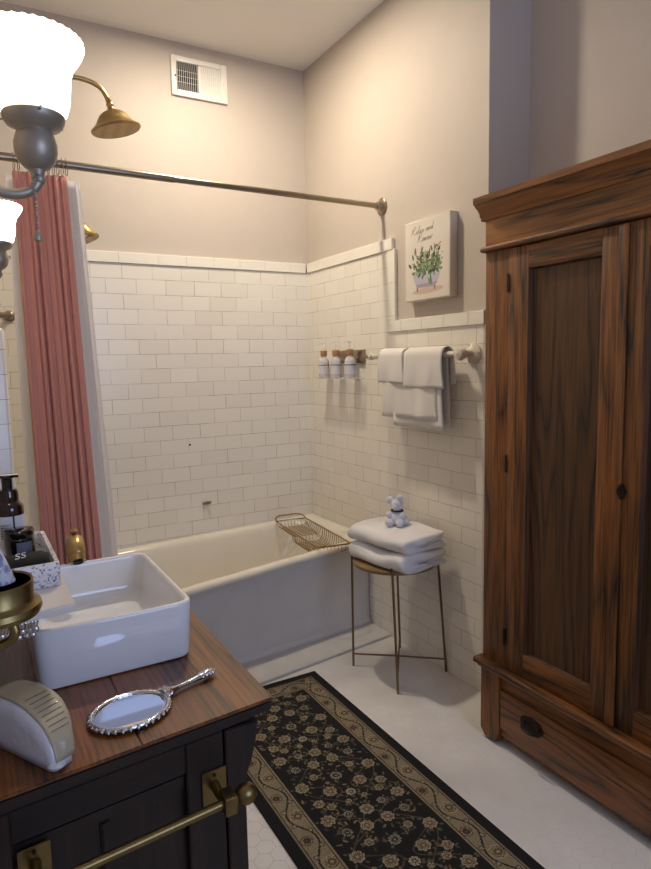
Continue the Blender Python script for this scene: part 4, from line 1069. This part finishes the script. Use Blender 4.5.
# ------------------------------------------------------------------ wall sconces
def sconce(x, y, dz, label):
    t = empty('wall_sconce', (XL, y, 1.66+dz), label, 'wall lamp', 'sconces on the left wall')
    o = (x, y, dz); n = 72
    prof = [(.030, 1.716), (.033, 1.720), (.041, 1.727), (.0455, 1.742), (.0470, 1.758), (.0480, 1.772), (.0522, 1.786), (.0590, 1.795), (.0640, 1.803), (.0670, 1.810), (.0662, 1.815), (.0625, 1.814), (.0560, 1.798), (.0490, 1.790), (.0450, 1.774), (.0435, 1.750), (.038, 1.732)]
    MB().lathe(prof, o, n=n, scallop={9: .0005, 10: .0009, 11: .0007}).build('lamp_shade', M['shade'], t, 60)
    MB().lathe([(0, 1.7185), (.014, 1.7185), (.016, 1.74), (.020, 1.765), (.0, 1.785)], o, n=20).build('bulb', M['bulb'], t)
    MB().lathe([(0, 1.648), (.008, 1.648), (.010, 1.655), (.016, 1.658), (.023, 1.666), (.0265, 1.678), (.0265, 1.688), (.024, 1.697), (.022, 1.702), (.024, 1.705), (.033, 1.709), (.0375, 1.716), (.0385, 1.722), (.0370, 1.724), (.030, 1.716), (0, 1.716)], o, n=36).build('lamp_holder', M['bronze'], t)
    for k in range(3):
        a = k*2*PI/3+.6; MB().tube([(x+.037*math.cos(a), y+.037*math.sin(a), dz+1.7195), (x+.046*math.cos(a), y+.046*math.sin(a), dz+1.7195)], .002, 6).build('thumb_screw', M['bronze'], t)
    MB().tube(bez([(x, y, dz+1.652), (x-.001, y, dz+1.638), (x-.014, y, dz+1.626), (x-.036, y, dz+1.622), (x-.062, y, dz+1.630), (x-.095, y, dz+1.652), (x-.14, y, dz+1.668), (XL+.012, y, dz+1.660)], 8), .0068, 12).ball((x+.001, y, dz+1.644), .009).build('arm', M['bronze'], t)
    MB().lathe([(.048, 0), (.048, .004), (.038, .010), (.02, .014), (.014, .022)], (XL+.0008, y, dz+1.660), (1, 0, 0), 32).build('wall_plate', M['bronze'], t)
    c_ = MB(); cx_ = x-.006
    for k in range(15): c_.ball((cx_, y-.012, dz+1.640-.0042*k), .0019, 1)
    c_.lathe([(0, 0), (.0045, .001), (.0055, .005), (.003, .012), (.0012, .015), (0, .016)], (cx_, y-.012, dz+1.562), n=12).tube([(cx_, y, dz+1.655), (cx_, y-.010, dz+1.650), (cx_, y-.012, dz+1.642)], .002, 6)
    c_.build('pull_chain', M['bronze'], t)
sconce(-1.706, -2.455, .004, 'bronze wall sconce with lit bell shade, nearer and larger at the top left')
sconce(-1.713, -1.53, .0, 'bronze wall sconce with lit bell shade, farther one beside the pink curtain')

# ------------------------------------------------------------------ ceiling lamp over the bath (above the frame)
cl = empty('ceiling_light', (-.70, -.69, H), 'small round recessed ceiling lamp over the bath', 'ceiling lamp')
MB().lathe([(.066, -.001), (.068, -.006), (.085, -.005), (.092, -.001)], (-.70, -.69, H), n=40).build('trim_ring', M['white'], cl)
MB().lathe([(0, -.0035), (.066, -.0035), (.066, -.001), (0, -.001)], (-.70, -.69, H), n=40).build('diffuser', M['dome'], cl)

# ------------------------------------------------------------------ daylight, world, camera
w = bpy.data.worlds.new('World'); bpy.context.scene.world = w; w.use_nodes = True
w.node_tree.nodes['Background'].inputs[0].default_value = (.42, .58, 1.0, 1); w.node_tree.nodes['Background'].inputs[1].default_value = .5
ld = bpy.data.lights.new('daylight', 'AREA'); ld.shape = 'RECTANGLE'; ld.size = wx1-wx0-.1; ld.size_y = wz1-wz0-.1; ld.color = (.50, .64, 1.0); ld.energy = 18
lo = bpy.data.objects.new('daylight', ld); C.objects.link(lo); lo.location = ((wx0+wx1)/2, YF-.09, (wz0+wz1)/2); lo.rotation_euler = (PI/2, 0, 0)

P = dict(loc=(-1.80943, -3.38866, 1.40256), yaw=.51359, pitch=-.113235, roll=-.0209196, f=635.836)
Fv = Vector((math.sin(P['yaw'])*math.cos(P['pitch']), math.cos(P['yaw'])*math.cos(P['pitch']), math.sin(P['pitch'])))
R0 = Fv.cross(Vector((0, 0, 1))).normalized(); U0 = R0.cross(Fv)
cr0, sr0 = math.cos(P['roll']), math.sin(P['roll'])
Rv = R0*cr0+U0*sr0; Uv = -R0*sr0+U0*cr0
cam = bpy.data.cameras.new('camera'); co = bpy.data.objects.new('camera', cam); C.objects.link(co)
mtx = Matrix((Rv, Uv, -Fv)).transposed().to_4x4(); mtx.translation = Vector(P['loc']); co.matrix_world = mtx
cam.sensor_fit = 'HORIZONTAL'; cam.sensor_width = 36; cam.lens = P['f']*36/651; cam.clip_start = .02
sc = bpy.context.scene; sc.camera = co
sc.view_settings.view_transform = 'Standard'; sc.view_settings.look = 'None'; sc.view_settings.gamma = 1; sc.view_settings.use_curve_mapping = False
sc.view_settings.exposure = .2
sc.cycles.use_denoising = True
sc.cycles.max_bounces = 8; sc.cycles.diffuse_bounces = 5; sc.cycles.sample_clamp_indirect = 6
